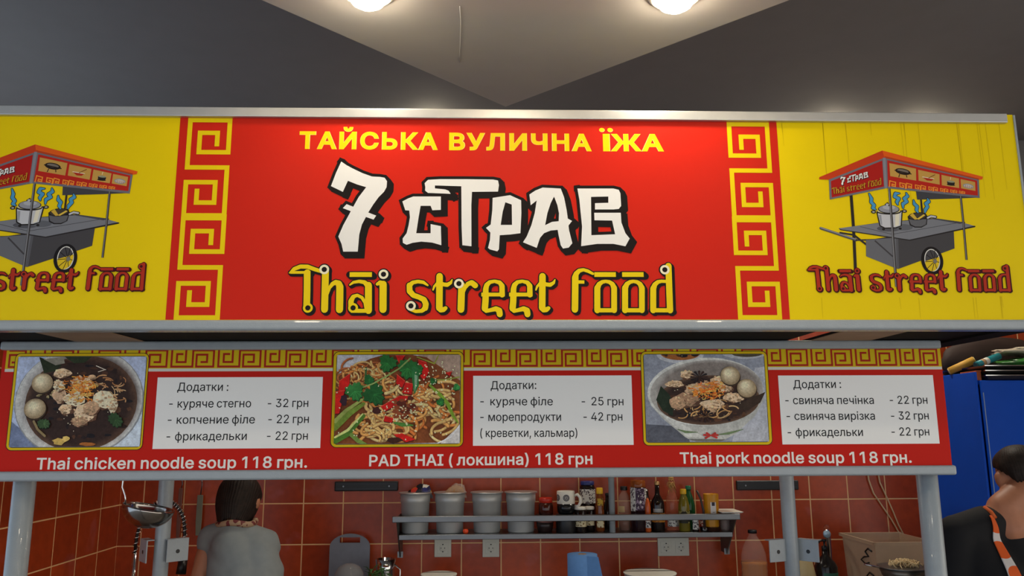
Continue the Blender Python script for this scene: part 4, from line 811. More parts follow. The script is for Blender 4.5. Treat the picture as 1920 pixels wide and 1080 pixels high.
for i in range(130):
    a, q = rnd.uniform(0, 2*PI), rnd.random()**.7; x, y = 600+140*q*math.cos(a), 360+64*q*math.sin(a); b = rnd.uniform(0, PI); f.S([(x, y), (x+26*math.cos(b), y+12*math.sin(b)), (x+34*math.cos(b+.6), y+18*math.sin(b+.6))], rnd.uniform(4, 8), rnd.choice(FRY+[(190, 84, 30)]))
for cx, cy in ((520, 268), (565, 560)):
    for i in range(12): a = i*PI/6; f.P([(cx, cy), (cx+62*math.cos(a-.16), cy+44*math.sin(a-.16)), (cx+70*math.cos(a), cy+50*math.sin(a)), (cx+62*math.cos(a+.16), cy+44*math.sin(a+.16))], rnd.choice([(38, 26, 26), (50, 34, 30), (28, 22, 26)]))
f.meatball((752, 258), 74); f.meatball((876, 352), 74)
for k, a in enumerate((-2.9, -2.2, -.9, -.25, .6, 2.4)): f.S([(608, 706), (608+52*math.cos(a), 708+24*math.sin(a))], [6, 16], (150, 44, 40))
f.S([(360, 660), (420, 680), (510, 682)], [4, 18, 4], (88, 104, 74)); f.S([(660, 700), (740, 690), (850, 660)], [4, 18, 4], (88, 104, 74))
f.build('print', ph, MO, PHOTO, off=.0024)

ph, clip = frame_photo([(625.7, 658.7), (870.5, 659), (868, 837.5), (618.7, 840)], [(632.5, 665.7), (863.2, 665), (862.5, 831.2), (626.7, 833)], 'noodle_photo')
f = Food(clip, 600)
f.P([(90, 80), (1080, 80), (1080, 800), (90, 800)], (168, 168, 172)); f.P([(700, 80), (1080, 80), (1080, 330), (800, 150)], (150, 128, 112)); f.P([(90, 270), (380, 130), (560, 80), (800, 120), (1060, 300), (1060, 640), (900, 760), (90, 780)], (112, 62, 32))
NOO = [(194, 132, 72), (204, 150, 92), (182, 112, 54), (206, 162, 108), (166, 94, 44)]
for i in range(90): f.noodle((rnd.uniform(140, 560), rnd.uniform(170, 420)), 70, rnd.uniform(12, 20), rnd.choice(NOO+[(150, 84, 46)]), 2.6, .7)
for i in range(110): f.noodle((rnd.uniform(400, 1020), rnd.uniform(330, 720)), 120, rnd.uniform(18, 28), rnd.choice(NOO), 2.4, .6)
for i in range(22): f.noodle((rnd.uniform(300, 560), rnd.uniform(560, 720)), 110, rnd.uniform(18, 26), rnd.choice(NOO[:2]), 3.2, .5)
for p in ([(150, 300), (230, 245), (225, 330), (140, 420)], [(120, 380), (190, 370), (150, 540), (118, 545)], [(580, 250), (640, 300), (620, 350), (575, 320)], [(640, 310), (700, 320), (690, 400), (620, 390)], [(460, 490), (600, 410), (690, 410), (640, 450), (490, 525)], [(740, 140), (800, 160), (820, 230), (780, 300), (740, 240)], [(560, 700), (620, 690), (720, 735), (650, 755), (590, 730)], [(490, 560), (560, 580), (540, 610), (480, 600)], [(940, 240), (990, 228), (975, 262)], [(570, 110), (640, 110), (600, 170)]):
    f.P([(x+3, y+7) for x, y in p], (70, 20, 14)); f.P(p, (172, 26, 20)); f.S([p[0], p[1]], 5, (206, 66, 48))
for i in range(30): f.blob((rnd.gauss(640, 45), rnd.gauss(510, 36)), 26, 18, rnd.choice([(96, 44, 24), (120, 60, 34), (78, 34, 22)]))
f.blob((185, 440), 30, 50, (44, 28, 36)); f.blob((430, 520), 34, 28, (60, 30, 26)); f.blob((560, 740), 60, 26, (56, 30, 20)); f.blob((660, 150), 24, 18, (110, 30, 20))
for p, wd, c in (([(115, 650), (230, 540), (330, 470)], [46, 40, 26], (96, 116, 44)), ([(118, 600), (200, 520), (320, 440)], [30, 26, 20], (128, 138, 70)), ([(120, 745), (210, 690), (330, 560)], [44, 50, 30], (66, 102, 36)), ([(118, 720), (215, 665), (325, 545)], [14, 20, 10], (176, 182, 110)), ([(240, 700), (290, 745), (350, 775)], [30, 30, 20], (96, 120, 54)), ([(825, 330), (900, 400), (960, 470), (1000, 560), (1035, 610)], [16, 26, 28, 22, 10], (104, 130, 40)), ([(560, 610), (620, 625), (700, 630)], [12, 30, 8], (70, 116, 50)), ([(730, 120), (860, 170), (890, 110)], [8, 10, 8], (124, 128, 50)), ([(350, 200), (345, 290)], 14, (60, 90, 50)), ([(860, 290), (940, 290), (1045, 270)], 10, (120, 124, 56))):
    f.S(p, wd, c)
for c_, r, a in (((265, 375), 78, 1.2), ((410, 400), 92, .9), ((510, 165), 74, 2.0), ((660, 205), 84, 1.7), ((735, 215), 46, 1.3), ((370, 290), 44, .2), ((905, 455), 34, 1), ((1025, 345), 30, .3), ((850, 300), 30, 2)): f.leaf(c_, r, a, rnd.choice([(36, 92, 42), (30, 80, 38), (44, 104, 50)]))
f.S([(330, 345), (400, 320), (500, 265), (600, 205), (680, 130)], 11, (120, 140, 78)); f.P([(690, 190), (740, 200), (745, 330), (710, 400), (695, 300)], (40, 98, 52)); f.P([(712, 250), (735, 260), (730, 320), (712, 380)], (110, 140, 110))
for i in range(190):
    x, y = (rnd.gauss(640, 90), rnd.gauss(520, 70)) if i < 60 else ((rnd.uniform(720, 1030), rnd.uniform(150, 400)) if i < 120 else (rnd.uniform(130, 1000), rnd.uniform(180, 740)))
    f.D((x, y), 6, 4, (212, 194, 150), rnd.uniform(0, 3))
f.P([(900, 770), (1060, 620), (1060, 780)], (176, 172, 168)); f.S([(880, 765), (980, 720), (1055, 620)], 8, (200, 196, 190))
f.build('print', ph, MO, PHOTO, off=.0024)

# ------------------------------------------------------------------ stall frame: posts, canopy, lugs
FO = Vector((0, 2.8, 0))
stall = thing('stall_frame', 'grey steel stall frame on four round posts carrying the signs and dark canopy', 'stall frame', FO)
ZU = EYE+.262
def post(x, y, r, z1, name, nm=None):
    return MB().lathe([(r, 0), (r, z1)], (x, y, 0), 24).build(name, PAINT, stall, FO)
for px_, y_ in ((41, 2.366), (1744, 2.366)):
    q = U(px_, 960, y_); post(q.x, y_, .0295, ZU, 'front_post')
for k, px_ in enumerate((309, 1478)):
    q = U(px_, 950, 3.3); po_ = post(q.x, 3.3, .029, ZU+.6, 'rear_post')
    zc = U(px_, 1031, 3.3).z; lugs = (-1, 1)
    for sgn in lugs:
        b = MB()
        rot = (.75 if sgn > 0 else -.9) if k == 0 else (.35 if sgn < 0 else -.75)
        R = Matrix.Rotation(rot, 3, 'Z')
        cc = Vector((q.x+sgn*.062, 3.3-.022, zc)) if not (k == 0 and sgn > 0) else Vector((q.x+.066, 3.29, zc))
        b.box(cc, (.085, .005, .085), R=R); b.box(cc+R@Vector((0, .012, .042)), (.085, .03, .004), R=R)
        b.build('lug_plate', PAINT, stall, FO, bevel=.001)
        h = MB(); h.tube([cc+R@Vector((0, -.0032, -.004)), cc+R@Vector((0, .002, -.004))], .008, 12); h.build('bolt_hole', BLACKP, stall, FO)
# canopy underside strip between the two boards, with a gap on the right
xg = UZ(1533, 621, ZU).x
b = MB().span((SX0, YS+.034, ZU), (xg, 2.5, ZU+.012)); b.build('canopy_board', DARKM, stall, FO)
b = MB().span((xg+.012, YS+.034, ZU+.002), (SX1-.02, 2.42, ZU+.014))
# leave an opening
b = MB().span((xg+.085, YS+.034, ZU), (SX1-.01, 2.5, ZU+.012)); b.build('canopy_board', DARKM, stall, FO)
x0, x1 = UZ(1546, 630, ZU).x, UZ(1684, 624, ZU).x
MB().span((x0, YS+.036, ZU-.003), (x1, 2.32, ZU-.0005)).build('plywood_strip', mat('bare_plywood', (150, 122, 96), .7, 0, .1, 12), stall, FO)['label'] = 'beige plywood strip'
x0, x1 = UZ(104, 630, ZU).x, UZ(236, 630, ZU).x
MB().span((x0, YS+.036, ZU-.003), (x1, 2.36, ZU-.0005)).build('plywood_strip', mat('bare_plywood', (150, 122, 96), .7, 0, .1, 12), stall, FO)['label'] = 'beige plywood strip'
MB().span((SX1-.07, YS+.034, ZU-.006), (SX1+.006, 4.1, ZU+.05)).build('side_beam', DARKM, stall, FO)
MB().span((SX0-.006, YS+.034, ZU-.006), (SX0+.07, 4.1, ZU+.05)).build('side_beam', DARKM, stall, FO)
MB().span((SX0, 3.27, ZU+.02), (SX1, 3.33, ZU+.08)).build('cross_beam', PAINT, stall, FO)

# ------------------------------------------------------------------ worktops (below the picture, carrying what stands on them)
ZW = .88
t = thing('kitchen_counter', 'steel topped kitchen counter along the tiled back wall', 'counter', (.2, 4.0, 0))
MB().span((XL+.005, 3.72, ZW-.04), (2.28, YB-.005, ZW)).build('worktop', STEEL, t, (.2, 4.0, 0), bevel=.004)
MB().span((XL+.02, 3.78, .1), (2.26, YB-.01, ZW-.04)).build('cabinet_body', mat('counter_body', (150, 150, 148), .4, .4, .05), t, (.2, 4.0, 0))
MB().span((XL+.04, 3.82, 0), (2.24, YB-.02, .1)).build('plinth', BLACKP, t, (.2, 4.0, 0))

# ------------------------------------------------------------------ wall shelf with a front guard rail
YR, YSH = 4.03, 4.07
xa, xb = U(736, 971, YR).x, U(1387, 971, YR).x
zr0, zr1 = U(1060, 977, YR).z, U(1060, 965.5, YR).z
zs0, zs1 = U(1060, 1010, YSH).z, U(1060, 1000.5, YSH).z
ZSH = zs1
o = Vector(((xa+xb)/2, YB, zs0))
shelf = thing('wall_shelf', 'stainless wall shelf with a front guard rail holding steel pots, jars and bottles', 'shelf', o)
s0, s1 = U(748, 1005, YSH).x, U(1374, 1005, YSH).x
MB().span((s0, YSH, zs0), (s1, YB-.002, zs1)).build('shelf_plate', STEEL, shelf, o, bevel=.002)
MB().span((xa, YR-.012, zr0), (xb, YR+.012, zr1)).build('guard_rail', STEEL, shelf, o, bevel=.003)
zb_ = U(745, 1042, YB-.05).z
for x_ in (s0-.006, s1+.006):
    MB().prism([(x_-.003, YR-.006, zr1-.004), (x_-.003, YR-.006, zr0), (x_-.003, 4.20, zb_), (x_-.003, YB-.001, zb_), (x_-.003, YB-.001, zr1-.004)], (.006, 0, 0)).build('end_bracket', mat('bracket_steel', (96, 92, 88), .4, .8, .05), shelf, o)
    MB().box((x_, 4.205, zb_+.012), (.028, .004, .03)).build('screw_tab', STEEL, shelf, o)
q = U(1147, 940, 4.10)
MB().tube([(q.x, 4.10, ZSH), (q.x, 4.10, 2.6)], .0155, 20).build('upright_tube', PAINT, shelf, o)

def P3(px_, py_, Y): return U(px_, py_, Y)
def on_shelf(px_, Y): return U(px_, 998, Y).x
def zat(py_, Y, px_=1060): return U(px_, py_, Y).z
def mpx(n, Y): return n*Y/F_PX*.985

# steel pots
pots = [(777.5, 55, 'first steel pot from the left on the shelf, a bright snack packet in it'), (843, 55, 'second steel pot from the left on the shelf, a brown bag in it'), (913, 56, 'third steel pot from the left on the shelf, open and empty looking'), (977, 56, 'fourth steel pot from the left on the shelf, beside the red lidded jar')]
POTM = mat('dull_steel', (190, 192, 190), .45, .5, .06, 10)
def make_pot(x, y, z, label):
    t = thing('steel_pot', label, 'pot', (x, y, z), 'deep steel pots on the wall shelf')
    H = zat(921, 4.15)-ZSH; r = mpx(27.5, 4.15)
    MB().lathe([(1e-5, .002), (r*.84, .0), (r*.88, .006), (r*.95, H*.74), (r*.99, H*.76), (r, H-.006), (r*.985, H-.006), (r*.93, H*.74), (r*.85, .008), (1e-5, .008)], n=40).build('body', POTM, t)
    MB().lathe([(r*.98, H-.008), (r*1.10, H-.007), (r*1.12, H-.003), (r*1.10, H), (r*.98, H)], n=40).build('rim', ALU, t)
    return t
p0 = None
for px_, w_, lb in pots:
    x = on_shelf(px_, 4.15)
    if p0 is None: p0 = make_pot(x, 4.165, ZSH, lb)
    else:
        c = copy_tree(p0); c.location = (x, 4.165, ZSH); c['label'] = lb
zp = zat(921, 4.15)
# packet and bag lying in the first two pots
x = on_shelf(779, 4.15)
o = Vector((x, 4.165, zp-.03))
t = thing('snack_packet', 'crumpled bright yellow, red and blue foil packet in the leftmost pot', 'packet', o)
rows = []
def crumple(w, h, y, amp, seed, tilt):
    rr = random.Random(seed); nx, nz = 12, 6; V = []; Fq = []
    for sgn in (-1, 1):
        for j in range(nz+1):
            for i in range(nx+1):
                u, v = i/nx-.5, j/nz; bul = (1-(2*u)**2)*math.sin(PI*max(.02, min(.98, v)))*.018
                V.append((u*w*(1-.45*v)+.02*v, sgn*bul+rr.uniform(-amp, amp)*.3, v*h*(1-.5*abs(u))+tilt*u*v+rr.uniform(-amp, amp)))
        o_ = 0 if sgn < 0 else (nx+1)*(nz+1)
        for j in range(nz):
            for i in range(nx): a = o_+j*(nx+1)+i; Fq.append((a, a+1, a+nx+2, a+nx+1))
    return MB().add(V, Fq, True)
PK = bpy.data.materials.new('snack_foil'); PK.use_nodes = True; n_ = PK.node_tree
tcn = n_.nodes.new('ShaderNodeTexCoord'); vor = n_.nodes.new('ShaderNodeTexVoronoi'); vor.inputs['Scale'].default_value = 34; rmp = n_.nodes.new('ShaderNodeValToRGB'); rmp.color_ramp.interpolation = 'CONSTANT'
sepc = n_.nodes.new('ShaderNodeSeparateColor'); n_.links.new(tcn.outputs['Object'], vor.inputs['Vector']); n_.links.new(vor.outputs['Color'], sepc.inputs[0]); n_.links.new(sepc.outputs[0], rmp.inputs[0]); n_.links.new(rmp.outputs[0], n_.nodes['Principled BSDF'].inputs['Base Color'])
cr = rmp.color_ramp; cr.elements[0].color = s2l((36, 34, 80)); cr.elements[1].position = .45; cr.elements[1].color = s2l((214, 170, 40))
for ps, c in ((.25, (30, 26, 34)), (.62, (206, 60, 40)), (.78, (230, 220, 200)), (.9, (40, 44, 110))): e = cr.elements.new(ps); e.color = s2l(c)
n_.nodes['Principled BSDF'].inputs['Roughness'].default_value = .25
crumple(.17, .072, 0, .004, 3, .02).build('foil', PK, t)
x = on_shelf(847, 4.15); o = Vector((x, 4.165, zp-.03))
t = thing('bread_bag', 'brown filled clear bag standing in the second pot from the left', 'bag', o)
crumple(.135, .066, 0, .002, 8, .0).build('filling', mat('brown_crumbs', (172, 120, 66), .7, 0, .2, 60), t)
crumple(.15, .074, 0, .003, 9, .02).build('film', mat('clear_film', (235, 225, 210), .12, 0, 0, alpha=.22), t)

def item(name, label, cat, px_, Y, group='jars and bottles on the wall shelf'): return thing(name, label, cat, (on_shelf(px_, Y), Y, ZSH), group)
def band(t, r, z0, z1, m, name='label_band', a0=-2.4, a1=-.7, n=12):
    V = []
    for i in range(n+1):
        a = a0+(a1-a0)*i/n; V += [(r*math.cos(a), r*math.sin(a), z0), (r*math.cos(a), r*math.sin(a), z1)]
    b = MB().add(V, [(2*i, 2*i+2, 2*i+3, 2*i+1) for i in range(n)], True); return b.build(name, m, t)
def paper(name, base, ink, sc=150):
    M = mat(name, base, .6, 0, 0)
    if 'ink' not in M.node_tree.nodes:
        n = M.node_tree; tcx = n.nodes.new('ShaderNodeTexCoord'); v = n.nodes.new('ShaderNodeTexVoronoi'); v.name = 'ink'; v.inputs['Scale'].default_value = sc
        r = n.nodes.new('ShaderNodeValToRGB'); r.color_ramp.interpolation = 'CONSTANT'; r.color_ramp.elements[0].color = s2l(base); r.color_ramp.elements[1].position = .72; r.color_ramp.elements[1].color = s2l(ink)
        sc_ = n.nodes.new('ShaderNodeSeparateColor'); n.links.new(tcx.outputs['Object'], v.inputs['Vector']); n.links.new(v.outputs['Color'], sc_.inputs[0]); n.links.new(sc_.outputs[1], r.inputs[0]); n.links.new(r.outputs[0], n.nodes['Principled BSDF'].inputs['Base Color'])
    return M
DKG = mat('dark_sauce', (26, 16, 12), .12, 0, .1); AMB = mat('amber_sauce', (110, 52, 16), .12, 0, .1)
CREAM = paper('cream_label', (214, 200, 160), (120, 92, 50)); WLAB = paper('white_label', (214, 212, 204), (90, 80, 84)); PURP = paper('purple_label', (58, 34, 58), (150, 130, 150), 140); ORLAB = paper('orange_label', (196, 128, 34), (150, 84, 20)); SILV = mat('silver_label', (150, 146, 140), .35, .4)
def bottle(name, label, cat, px_, Y, r, prof, m, cap=None, capm=None, bands=(), group='jars and bottles on the wall shelf', bodyname='body'):
    """prof in (fraction of r, metres above the shelf)"""
    t = item(name, label, cat, px_, Y, group)
    MB().lathe([(1e-5, .001)]+[(r*f, z) for f, z in prof]+([(1e-5, prof[-1][1])] if not cap else []), n=30).build(bodyname, m, t)
    if cap:
        cr_, z0, z1 = cap; MB().lathe([(cr_, z0), (cr_*1.02, z0+.003), (cr_, z1-.002), (cr_*.9, z1), (1e-5, z1)], n=26).build('cap', capm, t)
    for fr, z0, z1, bm_, a0, a1 in bands: band(t, r*fr, z0, z1, bm_, a0=a0, a1=a1)
    return t
hz = lambda py_, Y: zat(py_, Y)-ZSH
RLID = mat('red_lid', (196, 44, 26), .35); YCAP = mat('yellow_cap', (214, 166, 22), .4); BCAP = mat('blue_lid', (40, 52, 110), .35, 0, .1); GCAP = mat('green_cap', (24, 110, 74), .4); GOLD = mat('gold_cap', (190, 150, 96), .3, .6)

# red lidded jar standing on a bowl stack
t = item('stacked_bowl', 'dark bowl with a pinkish rim under the red lidded jar', 'bowl', 1022, 4.14)
h = hz(964, 4.14)
MB().lathe([(1e-5, .001), (.035, 0), (.042, .03), (.044, .052), (.040, .052), (.026, .012), (1e-5, .01)], n=30).build('bowl', mat('dark_ceramic', (44, 30, 28), .3), t)
MB().lathe([(.041, .05), (.0455, .053), (.041, .056)], n=30).build('rim', mat('pink_rim', (170, 110, 104), .4), t)
MB().lathe([(.042, .058), (.044, h-.006), (.046, h), (.04, h), (1e-5, h-.002)], n=30).build('saucer', STEEL, t)
z0 = zat(964, 4.14); x0 = on_shelf(1024, 4.14)
t = thing('jar', 'squat glass jar with a red lid beside the patterned mug', 'jar', (x0, 4.14, z0), 'jars and bottles on the wall shelf')
H = zat(939, 4.14)-z0
MB().lathe([(1e-5, .001), (.034, 0), (.037, .006), (.037, H*.72), (.028, H*.95), (.027, H)], n=30).build('body', mat('chili_paste', (70, 26, 16), .1, 0, .2, 40), t)
MB().lathe([(.031, H-.008), (.034, H-.006), (.034, H+.014), (.031, H+.017), (1e-5, H+.017)], n=30).build('lid', RLID, t)

# mug on a black tin
t = item('tin', 'low black tin under the patterned mug', 'tin', 1062, 4.12)
hb = hz(963.5, 4.12)
MB().lathe([(1e-5, 0), (.05, 0), (.052, .004), (.052, hb-.004), (.05, hb), (1e-5, hb)], n=30).build('body', BLACKP, t)
x0 = on_shelf(1062, 4.12); z0 = ZSH+hb; H = zat(920.5, 4.12)-z0; r = mpx(16.6, 4.12)
t = thing('mug', 'cream mug with round dark emblems and a black lower half on the shelf', 'mug', (x0, 4.12, z0))
MB().lathe([(r*.975, H*.44), (r, H*.46), (r, H-.002), (r*.97, H), (r*.92, H-.003), (r*.9, H*.45)], n=40).build('cup', WHITEP, t)
MB().lathe([(1e-5, .001), (r*.8, 0), (r*.97, .012), (r*1.002, .03), (r*1.002, H*.455), (r*.9, H*.455)], n=40).build('dipped_base', mat('black_glaze', (18, 18, 20), .18), t)
MB().tube([(r*.93, -.012, H*.80), (r*1.25, -.02, H*.86), (r*1.55, -.024, H*.72), (r*1.6, -.024, H*.52), (r*1.35, -.02, H*.36), (r*.95, -.012, H*.34)], [.007, .0075, .008, .008, .0075, .007], 12).build('handle', WHITEP, t)
def emblem(a):
    b = MB()
    for rr0, rr1 in ((.0125, .0165), (.0065, .0105), (0, .0042)):
        n = 24; V = []; Fq = []
        for i in range(n):
            th = 2*PI*i/n
            for rr in (rr0, rr1):
                s_, z_ = rr*math.cos(th), rr*math.sin(th); aa = a+s_/r; V.append((r*1.006*math.cos(aa), r*1.006*math.sin(aa), H*.72+z_))
        for i in range(n): q_ = (i+1) % n; Fq.append((2*i, 2*q_, 2*q_+1, 2*i+1))
        b.add(V, Fq)
    for i in range(12):
        th = 2*PI*i/12; s_, z_ = .0115*math.cos(th), .0115*math.sin(th); V = []
        for k in range(8): s2, z2 = s_+.0016*math.cos(k*PI/4), z_+.0016*math.sin(k*PI/4); aa = a+s2/r; V.append((r*1.007*math.cos(aa), r*1.007*math.sin(aa), H*.72+z2))
        b.add(V, [tuple(range(8))])
    return b
for a in (-1.62, -2.75): emblem(a).build('emblem', mat('emblem_ink', (60, 58, 66), .5, 0, 0), t)

# jars with white lids, lying just behind the rail
for px_, lab, Y in ((1091, 'white lidded jar with a cream printed label, right of the mug', 4.11), (1107.5, 'white lidded jar half behind the cream labelled jar', 4.16)):
    H = hz(950, Y); r = .031 if Y < 4.13 else .027
    bottle('jar', lab, 'jar', px_-2, Y, r, [(.9, 0), (1, .006), (1, H-.02), (.86, H-.012)], DKG, (r*.98, H-.014, H), WHITEP, [(1.01, .030, .072, CREAM, -2.9, -.3)])
H = hz(898, 4.235); bottle('jar', 'tall dark jar with a blue lid and pale printed label behind the white lidded jars', 'jar', 1103, 4.235, .041, [(.9, 0), (1, .008), (1, H*.80), (.93, H*.86), (.8, H*.88)], DKG, (.036, H*.88, H*.955), BCAP, [(1.01, H*.52, H*.80, WLAB, -2.9, -.3)])
t_ = COL.objects[-1]
H = hz(915, 4.14); bottle('sauce_bottle', 'small amber bottle with a bright yellow cap left of the grey upright tube', 'bottle', 1126, 4.14, .0215, [(.9, 0), (1, .005), (1, H*.45), (.86, H*.52), (1.02, H*.62), (.98, H*.78), (.6, H*.85), (.55, H*.9)], AMB, (.0165, H*.86, H), YCAP, [(1.02, H*.10, H*.3, CREAM, -2.6, -.6), (1.03, H*.6, H*.76, paper('yellow_label', (186, 150, 40), (90, 60, 20)), -2.3, -.9)])
H = hz(925, 4.2); bottle('sauce_bottle', 'dark bottle mostly hidden behind the grey upright tube', 'bottle', 1141, 4.2, .028, [(.9, 0), (1, .006), (1, H*.55), (.45, H*.8), (.42, H*.96)], DKG, (.013, H*.93, H), BLACKP)
# right of the tube
H = hz(912.5, 4.17); bottle('plastic_bottle', 'clear plastic bottle with a flat black cap right of the grey upright tube', 'bottle', 1172, 4.17, .032, [(.9, 0), (1, .006), (1, H*.62), (.8, H*.78), (.42, H*.88), (.4, H*.95)], mat('clear_pet', (228, 190, 170), .06, 0, 0, alpha=.2), (.0185, H*.91, H*1.0), BLACKP, [(1.01, H*.42, H*.56, mat('beige_label', (188, 162, 118), .6), -2.9, -1.7)])
MB().lathe([(1e-5, .004), (.029, .004), (.029, .07), (1e-5, .07)], n=24).build('sauce', mat('reddish_sauce', (88, 34, 20), .2), COL.objects['plastic_bottle'])
H = hz(901, 4.14); bottle('big_jar', 'large dark jar with a purple and white label and amber lid on the shelf', 'jar', 1199, 4.14, .0415, [(.94, 0), (1, .006), (1, H*.80), (.94, H*.86), (.86, H*.86)], mat('dark_paste', (40, 18, 22), .14, 0, .1), (.0375, H*.86, H), mat('amber_lid', (150, 78, 30), .16, 0, .1, alpha=.85), [(1.012, H*.42, H*.85, PURP, -2.1, -.9), (1.008, H*.40, H*.86, WLAB, -3.0, -2.1), (1.008, H*.43, H*.84, WLAB, -.9, -.4)])
Hd = H
b = MB()  # white lozenge and plates on the purple label
bj = COL.objects['big_jar']
def patch(t, r, a, z, w, h, m, name, diamond=False):
    pts = [(-w, 0), (0, -h), (w, 0), (0, h)] if diamond else [(-w, -h), (w, -h), (w, h), (-w, h)]
    MB().add([(r*math.cos(a+u/r), r*math.sin(a+u/r), z+v) for u, v in pts], [(0, 1, 2, 3)]).build(name, m, t)
LW = mat('label_white', (222, 218, 214), .5, 0, 0)
patch(bj, .0428, -1.5, Hd*.58, .007, .009, LW, 'label_mark', True); patch(bj, .0428, -1.5, Hd*.70, .012, .006, paper('white_label', (214, 212, 204), (90, 80, 84)), 'label_mark'); patch(bj, .0428, -1.5, Hd*.48, .013, .005, LW, 'label_mark')
H = hz(935, 4.11); bottle('sauce_bottle', 'little bottle with an orange top squeezed between the purple labelled jar and the vinegar bottle', 'bottle', 1216, 4.11, .0145, [(.9, 0), (1, .004), (1, H*.7), (.8, H*.86), (.3, H)], mat('orange_sauce', (196, 84, 26), .25), None, None, [(1.02, .02, .055, WLAB, -2.8, -.4)])
H = hz(918, 4.21); bottle('sauce_bottle', 'dark shouldered bottle behind the purple labelled jar', 'bottle', 1213, 4.215, .033, [(.9, 0), (1, .006), (1, H*.5), (.5, H*.82), (.4, H)], DKG)
H = hz(904, 4.13); bottle('vinegar_bottle', 'dark round shouldered bottle with a thin neck, gold cap and orange label', 'bottle', 1235, 4.13, .0345, [(.92, 0), (1, .006), (1, H*.52), (.92, H*.60), (.6, H*.68), (.36, H*.74), (.34, H*.94)], DKG, (.0135, H*.93, H), GOLD, [(1.01, H*.19, H*.37, ORLAB, -2.9, -.3), (1.01, H*.385, H*.46, SILV, -2.5, -1.0)])
H = hz(893, 4.17); bottle('straw_tied_bottle', 'clear reddish bottle with a straw tie around its neck', 'bottle', 1262, 4.17, .0315, [(.92, 0), (1, .006), (1, H*.45), (.9, H*.58), (.5, H*.75), (.36, H*.82), (.34, H)], mat('rose_glass', (206, 120, 92), .08, 0, 0, alpha=.42), None, None, [(1.01, .02, .06, WLAB, -2.7, -.5)])
b = MB(); rr = random.Random(4)
for i in range(26):
    a = rr.uniform(0, 2*PI); z = H*rr.uniform(.74, .95)
    b.tube([(.013*math.cos(a), .013*math.sin(a), z), (.019*math.cos(a+.6), .019*math.sin(a+.6), z-.012), (.022*math.cos(a+.9), .022*math.sin(a+.9), z-rr.uniform(.02, .035))], .0016, 5)
for z in (.80, .83, .86, .93, .96): b.lathe([(.0118, H*z-.004), (.0155, H*z), (.0118, H*z+.004)], n=16)
b.build('straw_tie', mat('straw', (186, 140, 76), .7, 0, .2, 60), COL.objects['straw_tied_bottle'])
H = hz(912.5, 4.22); bottle('oil_bottle', 'dark green bottle with a green cap behind the yellow capped bottle', 'bottle', 1294, 4.22, .031, [(.92, 0), (1, .006), (1, H*.55), (.8, H*.7), (.4, H*.86), (.38, H*.93)], mat('green_glass', (30, 84, 44), .08, 0, .1), (.0145, H*.91, H), GCAP)
H = hz(918.5, 4.12); bottle('oil_bottle', 'olive oil bottle with a yellow cap and dark label on the shelf', 'bottle', 1284, 4.12, .029, [(.92, 0), (1, .006), (1, H*.52), (.96, H*.62), (.7, H*.78), (.42, H*.87), (.4, H*.9)], mat('olive_glass', (112, 100, 30), .1, 0, .1), (.0155, H*.88, H), YCAP, [(1.01, H*.2, H*.48, paper('dark_label', (40, 38, 22), (150, 140, 80), 60), -2.9, -.3)])
H = hz(975, 4.1); bottle('spice_jar', 'small jar with a white label left of the yellow canister', 'jar', 1305, 4.1, .016, [(.95, 0), (1, .003), (1, H), (.8, H+.006)], DKG, (.0155, H, H+.02), WHITEP, [(1.03, .012, H-.002, WLAB, -3.0, -.2)])
H = hz(976, 4.14); bottle('spice_jar', 'small red labelled jar just left of the yellow canister', 'jar', 1318, 4.14, .013, [(.95, 0), (1, .003), (1, H), (.8, H+.006)], DKG, (.0125, H, H+.02), BLACKP, [(1.03, .02, H-.004, paper('red_label', (166, 56, 40), (220, 200, 180)), -3.0, -.2)])
# yellow canister with a spoon leaning in it
H = hz(928, 4.12)
t = bottle('canister', 'tall yellow canister with a white label near the right end of the shelf', 'canister', 1336, 4.12, .0385, [(.82, 0), (.86, .006), (.9, .03), (1.0, H-.003), (.97, H), (.9, H-.006), (.84, .02)], mat('yellow_plastic', (204, 140, 22), .35), None, None, [(1.0, H*.43, H*.79, LW, -1.95, -1.2)], bodyname='body')
patch(t, .0395, -1.57, H*.74, .0075, .009, mat('dark_logo', (46, 34, 52), .5, 0, 0), 'label_mark'); 
for dx in (-.07, .07): patch(t, .039, -1.57+dx, H*.52, .0016, .002, BLACKP, 'label_mark')
MB().lathe([(1e-5, .0), (.034, 0), (.0345, .05), (.0335, .055)], n=28).build('base', mat('dark_base', (60, 34, 24), .4), t)
sp = Vector((on_shelf(1318, 4.1), 4.085, ZSH))
t = thing('serving_spoon', 'dark handled spoon leaning beside the yellow canister', 'spoon', sp, None)
zt_ = hz(921, 4.1)
MB().tube([(.006, 0, .012), (.004, 0, zt_*.5), (-.008, 0, zt_*.8), (-.026, 0, zt_)], [.007, .006, .0055, .006], 10).build('handle', mat('dark_wood', (54, 40, 36), .4), t)
MB().ball((.007, 0, .012), (.013, .005, .012), 10).build('scoop', STEEL, t)
H = hz(977, 4.15); bottle('drinking_glass', 'clear glass at the right end of the shelf', 'glass', 1361, 4.15, .030, [(.8, 0), (.85, .004), (1, .085), (.95, .085), (.8, .008)], mat('thin_glass', (216, 196, 186), .05, 0, 0, alpha=.25))
x0, x1 = U(1352, 963, 4.05).x, U(1390, 963, 4.05).x
t = thing('plastic_plate', 'white flat tray lid resting on the rail at the right end of the shelf', 'lid', ((x0+x1)/2, 4.11, zr1), None)
MB().box((0, 0, .004), (x1-x0, .16, .004)).box((0, 0, .0065), (x1-x0+.008, .168, .0025)).build('plate', WHITEP, t, bevel=.001)
x0 = on_shelf(873, 4.09)
t = thing('cherry_tomato', 'small orange red tomato on the shelf between the second and third pot', 'tomato', (x0, 4.095, ZSH))
